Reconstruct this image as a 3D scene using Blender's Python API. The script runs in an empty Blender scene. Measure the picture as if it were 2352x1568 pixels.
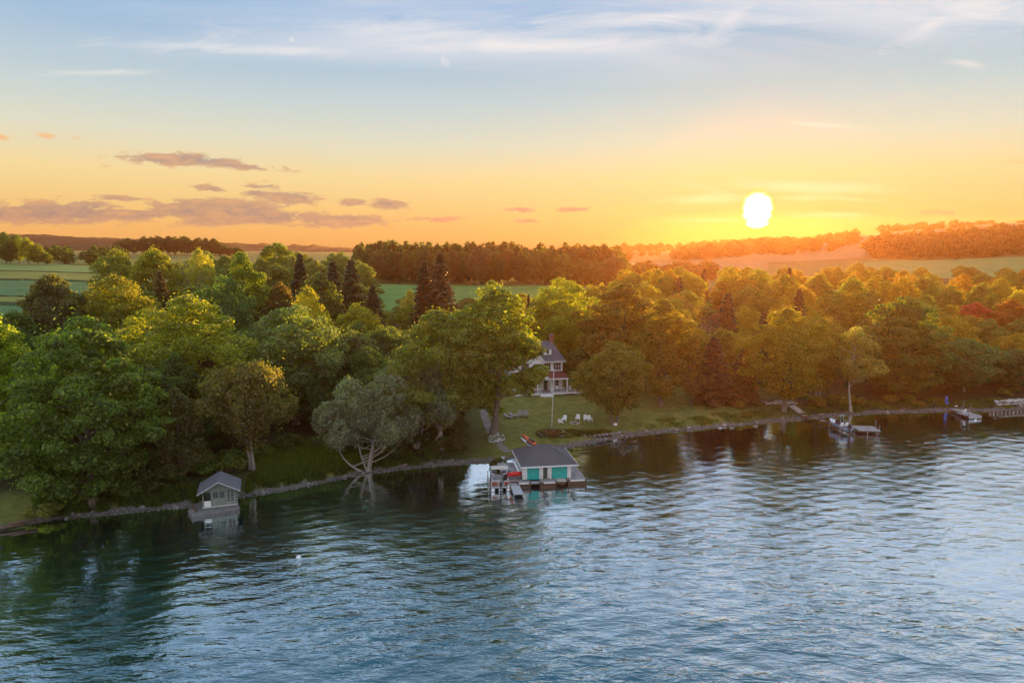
import bpy, math, random
import numpy as np
from mathutils import Vector, Matrix
R = math.radians
C = bpy.context.scene
col = C.collection

# ------------------------------------------------------------------ camera
CAM_H, PITCH, F, CX, CY = 33.0, R(7.6), 1568.0, 1176.0, 784.0
cd = bpy.data.cameras.new('camera'); cam = bpy.data.objects.new('camera', cd); col.objects.link(cam)
cam.location = (0, 0, CAM_H); cam.rotation_euler = (R(90) - PITCH, 0, 0)
cd.sensor_width = 36; cd.lens = 24; cd.clip_start = 0.5; cd.clip_end = 20000
C.camera = cam
def ray(px, py):
    a, b = (px - CX) / F, (CY - py) / F
    return (a, math.cos(PITCH) + b * math.sin(PITCH), -math.sin(PITCH) + b * math.cos(PITCH))
def dirv(px, py):
    return Vector(ray(px, py)).normalized()
def on_z(px, py, z):          # the point of height z seen at a pixel of the photograph
    r = ray(px, py); t = (z - CAM_H) / r[2]
    return (r[0] * t, r[1] * t)
def at_y(px, py, Y):
    r = ray(px, py); t = Y / r[1]
    return (r[0] * t, Y, CAM_H + r[2] * t)

# ------------------------------------------------------------------ render, light, sky
C.render.engine = 'CYCLES'
cy = C.cycles
cy.use_denoising = True
try: cy.denoiser = 'OPENIMAGEDENOISE'
except Exception: pass
cy.max_bounces = 6; cy.diffuse_bounces = 2; cy.glossy_bounces = 2; cy.transmission_bounces = 3
cy.volume_bounces = 0; cy.transparent_max_bounces = 4
cy.sample_clamp_indirect = 4.0; cy.caustics_reflective = False; cy.caustics_refractive = False
C.view_settings.view_transform = 'Standard'; C.view_settings.look = 'None'
EXPO = 1.55
C.view_settings.exposure = EXPO; C.view_settings.gamma = 1.0; C.view_settings.use_curve_mapping = False

HAZE_D, HAZE_G, HAZE_C, HAZE_TOP, HAZE_FAR = .000094, .70, (.92, .42, .21), 128.0, 2150.0
SUN_PX = (1740, 484)
SD = dirv(*SUN_PX)
SUN_EL, SUN_AZ = math.asin(SD.z), math.atan2(SD.x, SD.y)
sl = bpy.data.lights.new('sun', 'SUN'); so = bpy.data.objects.new('sun', sl); col.objects.link(so)
so.rotation_euler = SD.to_track_quat('Z', 'Y').to_euler(); so.location = (300, 800, 200)
sl.energy = 5.0; sl.angle = R(0.53); sl.color = (1.0, 0.52, 0.15)

W = bpy.data.worlds.new('World'); C.world = W; W.use_nodes = True
nt = W.node_tree; nt.nodes.clear(); N = nt.nodes; L = nt.links
def nd(t, **k):
    n = N.new(t)
    for a, v in k.items(): setattr(n, a, v)
    return n
def mth(op, a, b=None, c=None, clamp=False):
    n = nd('ShaderNodeMath', operation=op, use_clamp=clamp)
    for i, v in enumerate((a, b, c)):
        if v is None: continue
        if isinstance(v, (int, float)): n.inputs[i].default_value = v
        else: L.new(v, n.inputs[i])
    return n.outputs[0]
def ramp(fac, stops, interp='LINEAR'):
    n = nd('ShaderNodeValToRGB'); L.new(fac, n.inputs[0]); e = n.color_ramp.elements
    n.color_ramp.interpolation = interp
    while len(e) < len(stops): e.new(0.5)
    for i, (p, c) in enumerate(stops):
        e[i].position = p; e[i].color = (*c, 1) if len(c) == 3 else c
    return n.outputs[0]
def mixc(fac, a, b, mode='MIX'):
    n = nd('ShaderNodeMix', data_type='RGBA', blend_type=mode)
    for s, v in ((0, fac), (6, a), (7, b)):
        if isinstance(v, (int, float)): n.inputs[s].default_value = v
        elif isinstance(v, tuple): n.inputs[s].default_value = (*v, 1)
        else: L.new(v, n.inputs[s])
    return n.outputs[2]
def comb(x, y, z):
    n = nd('ShaderNodeCombineXYZ')
    for i, v in enumerate((x, y, z)):
        if isinstance(v, (int, float)): n.inputs[i].default_value = v
        else: L.new(v, n.inputs[i])
    return n.outputs[0]
def noise(vec, scale, detail=4, rough=0.55, dist=0.0):
    n = nd('ShaderNodeTexNoise'); L.new(vec, n.inputs['Vector'])
    n.inputs['Scale'].default_value = scale; n.inputs['Detail'].default_value = detail
    n.inputs['Roughness'].default_value = rough; n.inputs['Distortion'].default_value = dist
    return n.outputs[0]
tc = nd('ShaderNodeTexCoord'); D = tc.outputs['Generated']
sp = nd('ShaderNodeSeparateXYZ'); L.new(D, sp.inputs[0]); dx, dy, dz = sp.outputs
elev = mth('DEGREES' if False else 'ARCSINE', dz)                    # radians
s2l = lambda c: tuple((v / 255 / 12.92) if v <= 10 else ((v / 255 + .055) / 1.055) ** 2.4 for v in c)
e01 = mth('MULTIPLY', elev, 1 / R(60), clamp=True)
P = lambda deg: deg / 60.0
base = ramp(e01, [(P(0), s2l((242, 172, 98))), (P(1.2), s2l((251, 187, 108))), (P(3.2), s2l((251, 206, 130))), (P(5.8), s2l((248, 220, 158))),
                  (P(8.5), s2l((226, 222, 198))), (P(11.5), s2l((198, 212, 214))), (P(15), s2l((168, 194, 218))), (P(19), s2l((144, 182, 224))),
                  (P(34), s2l((166, 198, 234))), (P(60), s2l((192, 214, 240)))])  # highest stops lifted as added fill from overhead, out of view
# the side away from the sun: cooler and a little rosy low down
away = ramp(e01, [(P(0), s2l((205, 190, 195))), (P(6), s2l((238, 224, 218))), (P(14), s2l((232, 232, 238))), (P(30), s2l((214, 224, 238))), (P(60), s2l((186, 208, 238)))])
dot = nd('ShaderNodeVectorMath', operation='DOT_PRODUCT'); L.new(D, dot.inputs[0]); dot.inputs[1].default_value = SD
sd = dot.outputs['Value']
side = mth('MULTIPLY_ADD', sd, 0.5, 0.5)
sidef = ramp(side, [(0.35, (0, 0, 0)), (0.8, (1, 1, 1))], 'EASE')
sky = mixc(sidef, mixc(1.0, away, (1.3, 1.3, 1.3), 'MULTIPLY'), base)  # away side brightened out of view as added fill for shaded fronts
ang = mth('ARCCOSINE', sd)                                           # radians from the sun
glow = mth('POWER', 2.718, mth('MULTIPLY', ang, -1 / R(9)))
sky = mixc(mth('MULTIPLY', glow, 0.22), sky, s2l((255, 208, 104)))
# ---- clouds
u = mth('DIVIDE', dx, mth('MAXIMUM', dy, 0.02)); v = mth('DIVIDE', dz, mth('MAXIMUM', dy, 0.02))
front = mth('GREATER_THAN', dy, 0.05)
def uv_of(px, py):
    r = ray(px, py); return r[0] / r[1], r[2] / r[1]
# high cirrus on a flat layer overhead
zz = mth('MAXIMUM', mth('ADD', dz, 0.05), 0.05)
cu, cv = mth('DIVIDE', dx, zz), mth('DIVIDE', dy, zz)
cvec = comb(mth('MULTIPLY', mth('ADD', cu, mth('MULTIPLY', cv, 0.25)), 0.38), mth('MULTIPLY', mth('SUBTRACT', cv, mth('MULTIPLY', cu, 0.10)), 1.15), 3.7)
ci = noise(cvec, 0.85, 7, 0.6, 0.9)
ci2 = noise(comb(mth('MULTIPLY', cu, 0.3), mth('MULTIPLY', cv, 0.5), 9.0), 0.8, 2, 0.5)
cirrus = mth('MULTIPLY', ramp(ci, [(0.36, (0, 0, 0)), (0.66, (1, 1, 1))]), ramp(ci2, [(0.30, (0, 0, 0)), (0.48, (1, 1, 1))]))
cirrus = mth('MULTIPLY', cirrus, ramp(e01, [(P(12.5), (0, 0, 0)), (P(16.0), (1, 1, 1)), (P(40), (1, 1, 1)), (P(58), (.2, .2, .2))]))
cirrus = mth('MULTIPLY', cirrus, ramp(mth('MULTIPLY_ADD', dx, 0.5, 0.5), [(0.20, (.12, .12, .12)), (0.40, (1, 1, 1))]))
sky = mixc(mth('MULTIPLY', cirrus, 0.8), sky, s2l((240, 236, 236)))
# streaks and low cloud banks, each at its own bearing and height
warp = noise(comb(mth('MULTIPLY', u, 30), mth('MULTIPLY', v, 105), 1.3), 1.0, 8, 0.68, 0.5)
warp2 = noise(comb(mth('ADD', mth('MULTIPLY', u, 5), mth('MULTIPLY', v, 4)), mth('SUBTRACT', mth('MULTIPLY', v, 30), mth('MULTIPLY', u, 2)), 5.3), 1.0, 8, 0.68, 1.2)
def bank(blobs, lo, hi, wn, wamt):
    acc = None
    for (px, py, sx, sy, amp, slope) in blobs:
        u0, v0 = uv_of(px, py)
        a = mth('MULTIPLY', mth('SUBTRACT', u, u0), F / sx)
        b = mth('MULTIPLY', mth('SUBTRACT', mth('SUBTRACT', v, v0), mth('MULTIPLY', mth('SUBTRACT', u, u0), -slope)), F / sy)
        g = mth('MULTIPLY', mth('POWER', 2.718, mth('MULTIPLY', mth('ADD', mth('MULTIPLY', a, a), mth('MULTIPLY', b, b)), -1)), amp)
        acc = g if acc is None else mth('MAXIMUM', acc, g)
    w = mth('MULTIPLY', mth('SUBTRACT', wn, 0.5), wamt)
    r_ = ramp(mth('MULTIPLY', mth('ADD', acc, w), mth('GREATER_THAN', acc, 0.04)), [(lo, (0, 0, 0)), (hi, (1, 1, 1))])
    return mth('MULTIPLY', r_, front)
white = bank([(1880, 286, 90, 5, .8, .06), (1850, 430, 190, 14, 1.1, .02), (1640, 456, 100, 12, 1.1, -.03), (1018, 136, 9, 20, .5, 0), (1028, 150, 6, 14, .5, 0), (240, 166, 130, 7, .6, 0), (560, 112, 330, 12, .6, .03),
              (1180, 105, 380, 14, .75, -.03), (1685, 40, 45, 22, .6, -.4), (2150, 52, 70, 18, .8, -.5), (2260, 30, 160, 26, .85, -.05), (1400, 45, 330, 18, .7, -.03), (900, 70, 300, 22, .55, .0), (670, 91, 9, 6, 1.0, 0), (2230, 150, 60, 12, .5, .3), (1900, 494, 110, 7, .9, 0), (1640, 505, 120, 5, .9, 0), (1840, 455, 120, 9, .8, 0)], 0.15, 1.0, warp2, 2.2)
sky = mixc(mth('MULTIPLY', white, 0.75), sky, mixc(mth('MULTIPLY', elev, 1 / R(14), clamp=True), s2l((255, 232, 140)), s2l((246, 240, 236))))
dark = bank([(420, 367, 150, 15, 1.1, .03), (540, 381, 110, 9, .9, .08), (120, 490, 220, 26, 1.2, .0), (200, 474, 70, 17, 1.0, .0), (300, 493, 130, 16, 1.0, 0), (500, 482, 190, 26, 1.2, .02), (600, 499, 190, 20, 1.05, 0), (480, 508, 90, 13, .9, 0),
             (665, 455, 70, 17, 1.1, .05), (590, 445, 45, 12, .95, .05), (480, 433, 60, 9, .85, .1), (600, 429, 50, 9, .85, 0), (775, 507, 130, 16, 1.05, 0), (890, 469, 55, 13, 1.0, .05), (812, 466, 36, 10, 1.0, 0),
             (1190, 482, 45, 7, .85, .03), (1310, 481, 55, 6, .8, 0), (1020, 503, 100, 9, .7, 0), (270, 455, 70, 9, .8, .06), (1210, 507, 40, 5, .8, 0), (2150, 488, 80, 7, .6, 0)], 0.38, 0.72, warp, 2.5)
dcol = mixc(ramp(warp, [(.35, (0, 0, 0)), (.65, (1, 1, 1))]), s2l((150, 130, 136)), s2l((222, 166, 126)))
sky = mixc(mth('MULTIPLY', dark, 0.85), sky, dcol)
pink = bank([(108, 312, 26, 7, .9, .1), (4, 315, 18, 8, .9, .2), (175, 318, 18, 5, .6, .1), (2330, 372, 60, 8, .5, 0)], 0.25, 0.8, warp, 0.6)
sky = mixc(mth('MULTIPLY', pink, 0.8), sky, s2l((252, 190, 130)))
# ---- the sun's own blaze, cut by a few cloud bars
bars = noise(comb(mth('MULTIPLY', u, 3), mth('MULTIPLY', v, 150), 2.2), 1.0, 3, 0.6)
su, sv = uv_of(*SUN_PX)
qa = mth('MULTIPLY', mth('SUBTRACT', u, su), F / 28); qb = mth('MULTIPLY', mth('SUBTRACT', v, sv), F / 36)
q4 = mth('ADD', mth('POWER', mth('ABSOLUTE', qa), 2.1), mth('POWER', mth('ABSOLUTE', qb), 2.1))
q4 = mth('ADD', q4, mth('MULTIPLY', mth('SUBTRACT', bars, 0.5), 2.0))
halo = mth('MULTIPLY', ramp(mth('MULTIPLY', q4, 0.25), [(0.20, (1, 1, 1)), (0.34, (.42, .42, .42)), (0.62, (0, 0, 0))], 'EASE'), front)
sky = mixc(halo, sky, s2l((255, 236, 0)))
core = mth('MULTIPLY', ramp(mth('MULTIPLY', q4, 0.5), [(0.15, (1, 1, 1)), (0.85, (0, 0, 0))], 'EASE'), front)
sky = mixc(core, sky, (4.0, 3.6, 2.6))
# the sky above the haze layer: what is seen from the lake less the light that the layer itself adds
path = mth('MINIMUM', mth('DIVIDE', HAZE_TOP - CAM_H, mth('MAXIMUM', dz, 0.004)), HAZE_FAR)
trn = mth('POWER', 2.718, mth('MULTIPLY', path, -HAZE_D))
hg = mth('DIVIDE', (1 - HAZE_G ** 2) / (4 * math.pi), mth('POWER', mth('SUBTRACT', 1 + HAZE_G ** 2, mth('MULTIPLY', sd, 2 * HAZE_G)), 1.5))
ess = sl.energy * math.exp(-HAZE_D * (HAZE_TOP - 45) / SD.z) * 2 ** EXPO
air = mth('MULTIPLY', mth('MULTIPLY', mth('SUBTRACT', 1.0, trn), hg), ess)
av = nd('ShaderNodeVectorMath', operation='SCALE'); av.inputs[0].default_value = [a * b for a, b in zip(HAZE_C, sl.color)]; L.new(air, av.inputs['Scale'])
df = nd('ShaderNodeVectorMath', operation='SUBTRACT'); L.new(sky, df.inputs[0]); L.new(av.outputs[0], df.inputs[1])
mxv = nd('ShaderNodeVectorMath', operation='MAXIMUM'); L.new(df.outputs[0], mxv.inputs[0]); mxv.inputs[1].default_value = (.02, .02, .02)
sky = mxv.outputs[0]
# below the horizon the dome goes on in the ground's colour
sky = mixc(ramp(mth('MULTIPLY_ADD', dz, 8, 0.5), [(0.36, (1, 1, 1)), (0.5, (0, 0, 0))]), sky, (0.10, 0.08, 0.05))
nis = nd('ShaderNodeTexSky', sky_type='NISHITA', sun_disc=False, sun_elevation=SUN_EL, sun_rotation=SUN_AZ)
STR = 0.1
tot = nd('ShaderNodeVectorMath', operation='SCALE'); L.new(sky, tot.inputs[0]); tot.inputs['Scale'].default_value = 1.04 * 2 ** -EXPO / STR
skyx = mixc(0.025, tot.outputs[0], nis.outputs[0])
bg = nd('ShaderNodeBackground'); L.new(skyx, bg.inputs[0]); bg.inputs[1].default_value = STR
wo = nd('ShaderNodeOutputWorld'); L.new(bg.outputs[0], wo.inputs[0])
W.cycles.sampling_method = 'MANUAL'; W.cycles.sample_map_resolution = 1024

# ------------------------------------------------------------------ helpers
def tag(o, label=None, cat=None, group=None, kind=None):
    for k, v_ in (('label', label), ('category', cat), ('group', group), ('kind', kind)):
        if v_: o[k] = v_
    return o
def thing(name, label, cat, loc=(0, 0, 0), rz=0.0, group=None):
    o = bpy.data.objects.new(name, None); col.objects.link(o); o.empty_display_size = 0.3
    o.location = loc; o.rotation_euler = (0, 0, rz)
    return tag(o, label, cat, group)
def mesh_np(name, V, Q, mat=None, tint=None, smooth=False):
    V = np.asarray(V, dtype=np.float32); Q = np.asarray(Q, dtype=np.int32); k = Q.shape[1]
    me = bpy.data.meshes.new(name)
    me.vertices.add(len(V)); me.vertices.foreach_set('co', V.ravel())
    me.loops.add(Q.size); me.loops.foreach_set('vertex_index', Q.ravel())
    me.polygons.add(len(Q)); me.polygons.foreach_set('loop_start', np.arange(0, Q.size, k, dtype=np.int32))
    if smooth: me.polygons.foreach_set('use_smooth', np.ones(len(Q), dtype=bool))
    me.update(calc_edges=True)
    if tint is not None:
        a = me.attributes.new('tint', 'FLOAT', 'FACE'); a.data.foreach_set('value', np.asarray(tint, dtype=np.float32))
    if mat: me.materials.append(mat)
    return me
def link(name, me, parent=None, loc=None, rot=None, scale=None, mat=None):
    o = bpy.data.objects.new(name, me); col.objects.link(o)
    if parent is not None: o.parent = parent
    if loc is not None: o.location = loc
    if rot is not None: o.rotation_euler = rot
    if scale is not None: o.scale = scale
    if mat is not None:
        if not me.materials: me.materials.append(mat)
        o.material_slots[0].link = 'OBJECT'; o.material_slots[0].material = mat
    return o
class MB:
    """collects simple shapes; build() links them as one mesh object"""
    def __init__(s): s.v = []; s.f = []
    def add(s, vs, fs):
        b = len(s.v); s.v += [tuple(p) for p in vs]; s.f += [tuple(b + i for i in f) for f in fs]; return s
    def box(s, x0, x1, y0, y1, z0, z1, M=None):
        vs = [(x, y, z) for z in (z0, z1) for x, y in ((x0, y0), (x1, y0), (x1, y1), (x0, y1))]
        if M is not None: vs = [M @ Vector(p) for p in vs]
        return s.add(vs, [(3, 2, 1, 0), (4, 5, 6, 7), (0, 1, 5, 4), (1, 2, 6, 5), (2, 3, 7, 6), (3, 0, 4, 7)])
    def bar(s, a, b, w, h=None):
        a, b = Vector(a), Vector(b); h = h or w; d = b - a; Ln = d.length; d.normalize()
        up = Vector((0, 0, 1)) if abs(d.z) < 0.95 else Vector((0, 1, 0))
        x = d.cross(up).normalized(); y = x.cross(d)
        vs = [p + x * (sx * w / 2) + y * (sy * h / 2) for p in (a, b) for sx, sy in ((-1, -1), (1, -1), (1, 1), (-1, 1))]
        return s.add(vs, [(3, 2, 1, 0), (4, 5, 6, 7), (0, 1, 5, 4), (1, 2, 6, 5), (2, 3, 7, 6), (3, 0, 4, 7)])
    def tube(s, pts, rad, n=8, caps=True):
        pts = [Vector(p) for p in pts]; rs = rad if isinstance(rad, (list, tuple)) else [rad] * len(pts)
        rings = []
        for i, p in enumerate(pts):
            d = (pts[min(i + 1, len(pts) - 1)] - pts[max(i - 1, 0)]).normalized()
            up = Vector((0, 0, 1)) if abs(d.z) < 0.9 else Vector((0, 1, 0))
            x = d.cross(up).normalized(); y = d.cross(x)
            rings.append([p + (x * math.cos(2 * math.pi * k / n) + y * math.sin(2 * math.pi * k / n)) * rs[i] for k in range(n)])
        fs = []
        for i in range(len(pts) - 1):
            for k in range(n): fs.append((i * n + k, i * n + (k + 1) % n, (i + 1) * n + (k + 1) % n, (i + 1) * n + k))
        if caps: fs += [tuple(range(n))[::-1], tuple((len(pts) - 1) * n + k for k in range(n))]
        return s.add([q for r_ in rings for q in r_], fs)
    def prism(s, poly, y0, y1, axis='y'):
        n = len(poly)
        m = {'y': lambda a, b, c: (a, c, b), 'x': lambda a, b, c: (c, a, b), 'z': lambda a, b, c: (a, b, c)}[axis]
        vs = [m(a, b, y0) for a, b in poly] + [m(a, b, y1) for a, b in poly]
        return s.add(vs, [tuple(range(n)), tuple(range(2 * n - 1, n - 1, -1))] + [(i, n + i, n + (i + 1) % n, (i + 1) % n) for i in range(n)])
    def mesh(s, name, mat=None, smooth=False, bevel=0):
        me = bpy.data.meshes.new(name); me.from_pydata(s.v, [], s.f); me.validate()
        import bmesh
        bm = bmesh.new(); bm.from_mesh(me); bmesh.ops.recalc_face_normals(bm, faces=bm.faces)
        if bevel: bmesh.ops.bevel(bm, geom=bm.edges[:], offset=bevel, segments=1, affect='EDGES', clamp_overlap=True)
        bm.to_mesh(me); bm.free()
        if smooth: me.polygons.foreach_set('use_smooth', [True] * len(me.polygons))
        if mat: me.materials.append(mat)
        return me
    def build(s, name, mat, parent=None, loc=None, rot=None, smooth=False, bevel=0):
        return link(name, s.mesh(name, mat, smooth, bevel), parent, loc, rot)
def copy_thing(o, parent=None):
    c = o.copy(); col.objects.link(c)
    if parent is not None: c.parent = parent
    for ch in list(o.children): copy_thing(ch, c)
    return c

# ------------------------------------------------------------------ materials
def newmat(name):
    m = bpy.data.materials.new(name); m.use_nodes = True; t = m.node_tree; t.nodes.clear()
    out = t.nodes.new('ShaderNodeOutputMaterial'); return m, t, out
def simple(name, c, rough=0.6, var=0.12, scale=3.0, metal=0.0, bump=0.0, stretch=None, coat=0.0):
    """a painted / wooden / stone surface with uneven tone, grime and a little relief"""
    m, t, out = newmat(name); n, l = t.nodes, t.links
    b = n.new('ShaderNodeBsdfPrincipled'); b.inputs['Roughness'].default_value = rough; b.inputs['Metallic'].default_value = metal
    try: b.inputs['Coat Weight'].default_value = coat
    except Exception: pass
    co = n.new('ShaderNodeTexCoord'); mp = n.new('ShaderNodeMapping'); l.new(co.outputs['Object'], mp.inputs[0])
    if stretch: mp.inputs['Scale'].default_value = stretch
    t1 = n.new('ShaderNodeTexNoise'); t1.inputs['Scale'].default_value = scale; t1.inputs['Detail'].default_value = 6; t1.inputs['Roughness'].default_value = 0.65
    l.new(mp.outputs[0], t1.inputs['Vector'])
    cr = n.new('ShaderNodeValToRGB'); e = cr.color_ramp.elements
    e[0].position = 0.3; e[1].position = 0.72
    e[0].color = (*[x * (1 - var * 1.6) for x in c], 1); e[1].color = (*[min(1, x * (1 + var)) for x in c], 1)
    l.new(t1.outputs[0], cr.inputs[0])
    oi = n.new('ShaderNodeObjectInfo'); hv = n.new('ShaderNodeHueSaturation'); l.new(cr.outputs[0], hv.inputs['Color'])
    mr = n.new('ShaderNodeMapRange'); l.new(oi.outputs['Random'], mr.inputs[0]); mr.inputs[3].default_value = 1 - var * .6; mr.inputs[4].default_value = 1 + var * .6
    l.new(mr.outputs[0], hv.inputs['Value']); l.new(hv.outputs[0], b.inputs['Base Color'])
    rr = n.new('ShaderNodeMapRange'); l.new(t1.outputs[0], rr.inputs[0]); rr.inputs[3].default_value = max(0.03, rough - .12); rr.inputs[4].default_value = min(1, rough + .12)
    l.new(rr.outputs[0], b.inputs['Roughness'])
    if bump:
        bp = n.new('ShaderNodeBump'); bp.inputs['Strength'].default_value = bump; bp.inputs['Distance'].default_value = 0.02
        l.new(t1.outputs[0], bp.inputs['Height']); l.new(bp.outputs[0], b.inputs['Normal'])
    l.new(b.outputs[0], out.inputs[0]); return m
def leaf_mat(name, trans=0.5, warm=(2.4, 3.15, 0.42), rough=0.55):
    """leaf: colour of its own tree (object colour) times the leaf's own tone; light also shines through it"""
    m, t, out = newmat(name); n, l = t.nodes, t.links
    oi = n.new('ShaderNodeObjectInfo'); at = n.new('ShaderNodeAttribute'); at.attribute_name = 'tint'
    mu = n.new('ShaderNodeVectorMath'); mu.operation = 'SCALE'; l.new(oi.outputs['Color'], mu.inputs[0]); l.new(at.outputs['Fac'], mu.inputs['Scale'])
    hs = n.new('ShaderNodeHueSaturation'); l.new(mu.outputs[0], hs.inputs['Color'])
    mr = n.new('ShaderNodeMapRange'); l.new(at.outputs['Fac'], mr.inputs[0]); mr.inputs[1].default_value = .5; mr.inputs[2].default_value = 1.5; mr.inputs[3].default_value = .515; mr.inputs[4].default_value = .48
    l.new(mr.outputs[0], hs.inputs['Hue'])
    b = n.new('ShaderNodeBsdfPrincipled'); b.inputs['Roughness'].default_value = rough; l.new(hs.outputs[0], b.inputs['Base Color'])
    b.inputs['Specular IOR Level'].default_value = 0.25
    tr = n.new('ShaderNodeBsdfTranslucent'); vm = n.new('ShaderNodeVectorMath'); vm.operation = 'MULTIPLY'; l.new(hs.outputs[0], vm.inputs[0]); vm.inputs[1].default_value = warm
    l.new(vm.outputs[0], tr.inputs[0])
    mx = n.new('ShaderNodeMixShader'); mx.inputs[0].default_value = trans; l.new(b.outputs[0], mx.inputs[1]); l.new(tr.outputs[0], mx.inputs[2])
    l.new(mx.outputs[0], out.inputs[0]); return m
M_LEAF = leaf_mat('leaf')
M_NEEDLE = leaf_mat('needle', 0.2, (1.4, 1.3, .7))
M_BARK = simple('bark', (0.17, 0.14, 0.115), 0.9, 0.35, 5, bump=.6, stretch=(3, 3, .6))
M_PALEBARK = simple('pale_bark', (0.36, 0.32, 0.28), 0.85, 0.3, 4, bump=.5, stretch=(3, 3, .6))
# ------------------------------------------------------------------ terrain
SHORE_PX = [(0, 1222), (60, 1207), (130, 1193), (250, 1182), (330, 1174), (415, 1166), (450, 1168), (550, 1143), (640, 1129), (740, 1109), (840, 1089), (960, 1074), (1060, 1066), (1135, 1064),
            (1200, 1048), (1250, 1036), (1300, 1030), (1360, 1018), (1420, 1006), (1500, 996), (1600, 987), (1700, 977), (1800, 967), (1900, 958), (2000, 950), (2100, 947), (2200, 943), (2290, 946), (2352, 941)]
sp_ = [on_z(px, py, 0.0) for px, py in SHORE_PX]
SX = [-5000, -900, -420, -160] + [p[0] for p in sp_] + [170, 320, 900, 5000]
SY = [-500, -40, 5, 44] + [p[1] for p in sp_] + [168, 215, 300, 500]
def shore(x): return np.interp(x, SX, SY)
TU = np.array([(p - CX) / F for p in (-1500, 0, 600, 1176, 1500, 1800, 2100, 2352, 3600)])
TY = np.array([0, 120, 200, 300, 410, 490, 700, 1000, 1300, 2000, 3500, 9000.])
TZ = np.array([[5, 5, 8, 13, 19, 23, 27, 30, 32, 32, 30, 28], [5, 5, 8, 13, 19, 23, 27, 30, 32, 32, 30, 28], [5, 5, 7.5, 11, 14, 16, 22, 28, 30, 32, 32, 28], [5, 5, 7, 9.5, 12, 13, 16, 20, 25, 28, 28, 28],
               [5, 5, 7, 9, 11, 13, 18, 26, 32, 30, 28, 28], [5, 5, 7, 9, 12, 15, 24, 36, 43, 40, 30, 28], [5, 5, 7, 9, 13, 17, 32, 54, 70, 62, 40, 30], [5, 5, 7, 10, 14, 19, 38, 63, 84, 74, 45, 30],
               [5, 5, 7, 10, 15, 20, 40, 68, 92, 80, 45, 30]])
def _sm(a, b, c, d, t):
    return b + 0.5 * t * (c - a + t * (2 * a - 5 * b + 4 * c - d + t * (3 * (b - c) + d - a)))
def land(x, y):
    """ground height"""
    x = np.asarray(x, float); y = np.asarray(y, float)
    uu = np.clip(x / np.maximum(y, 60), TU[0], TU[-1]); yy = np.clip(y, 0, 8999)
    iu = np.clip(np.searchsorted(TU, uu, 'right') - 1, 0, len(TU) - 2); fu = (uu - TU[iu]) / (TU[iu + 1] - TU[iu]); fu = fu * fu * (3 - 2 * fu)
    iy = np.clip(np.searchsorted(TY, yy, 'right') - 1, 0, len(TY) - 2); fy = (yy - TY[iy]) / (TY[iy + 1] - TY[iy]); fy = np.clip(fy, 0, 1)
    def row(k): k = np.clip(k, 0, len(TY) - 1); return TZ[iu, k] * (1 - fu) + TZ[iu + 1, k] * fu
    far = _sm(row(iy - 1), row(iy), row(iy + 1), row(iy + 2), fy)
    far = np.maximum(far, 4) + 0.35 * np.sin(x * .031 + y * .017) + .8 * np.sin(x * .0063 - y * .009) * np.clip(y / 800, 0, 1)
    d = y - shore(x)
    near = np.interp(d, [-60, -12, -3, 0, 1.6, 2.6, 4.5, 8, 35, 70, 110], [-8, -2.5, -.6, 0, .30, .75, 1.15, 1.6, 3.0, 4.6, 6.0])
    k = np.clip((d - 45) / 60, 0, 1); k = k * k * (3 - 2 * k)
    z = near * (1 - k) + far * k
    bump_ = (0.12 * np.sin(x * .7 + .4 * y) * np.sin(y * .53 - .2 * x) + .08 * np.sin(x * 1.9) * np.sin(y * 1.7)) * np.clip((d - 1) / 6, 0, 1)
    return z + bump_
def lz(x, y): return float(land(x, y))

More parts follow.
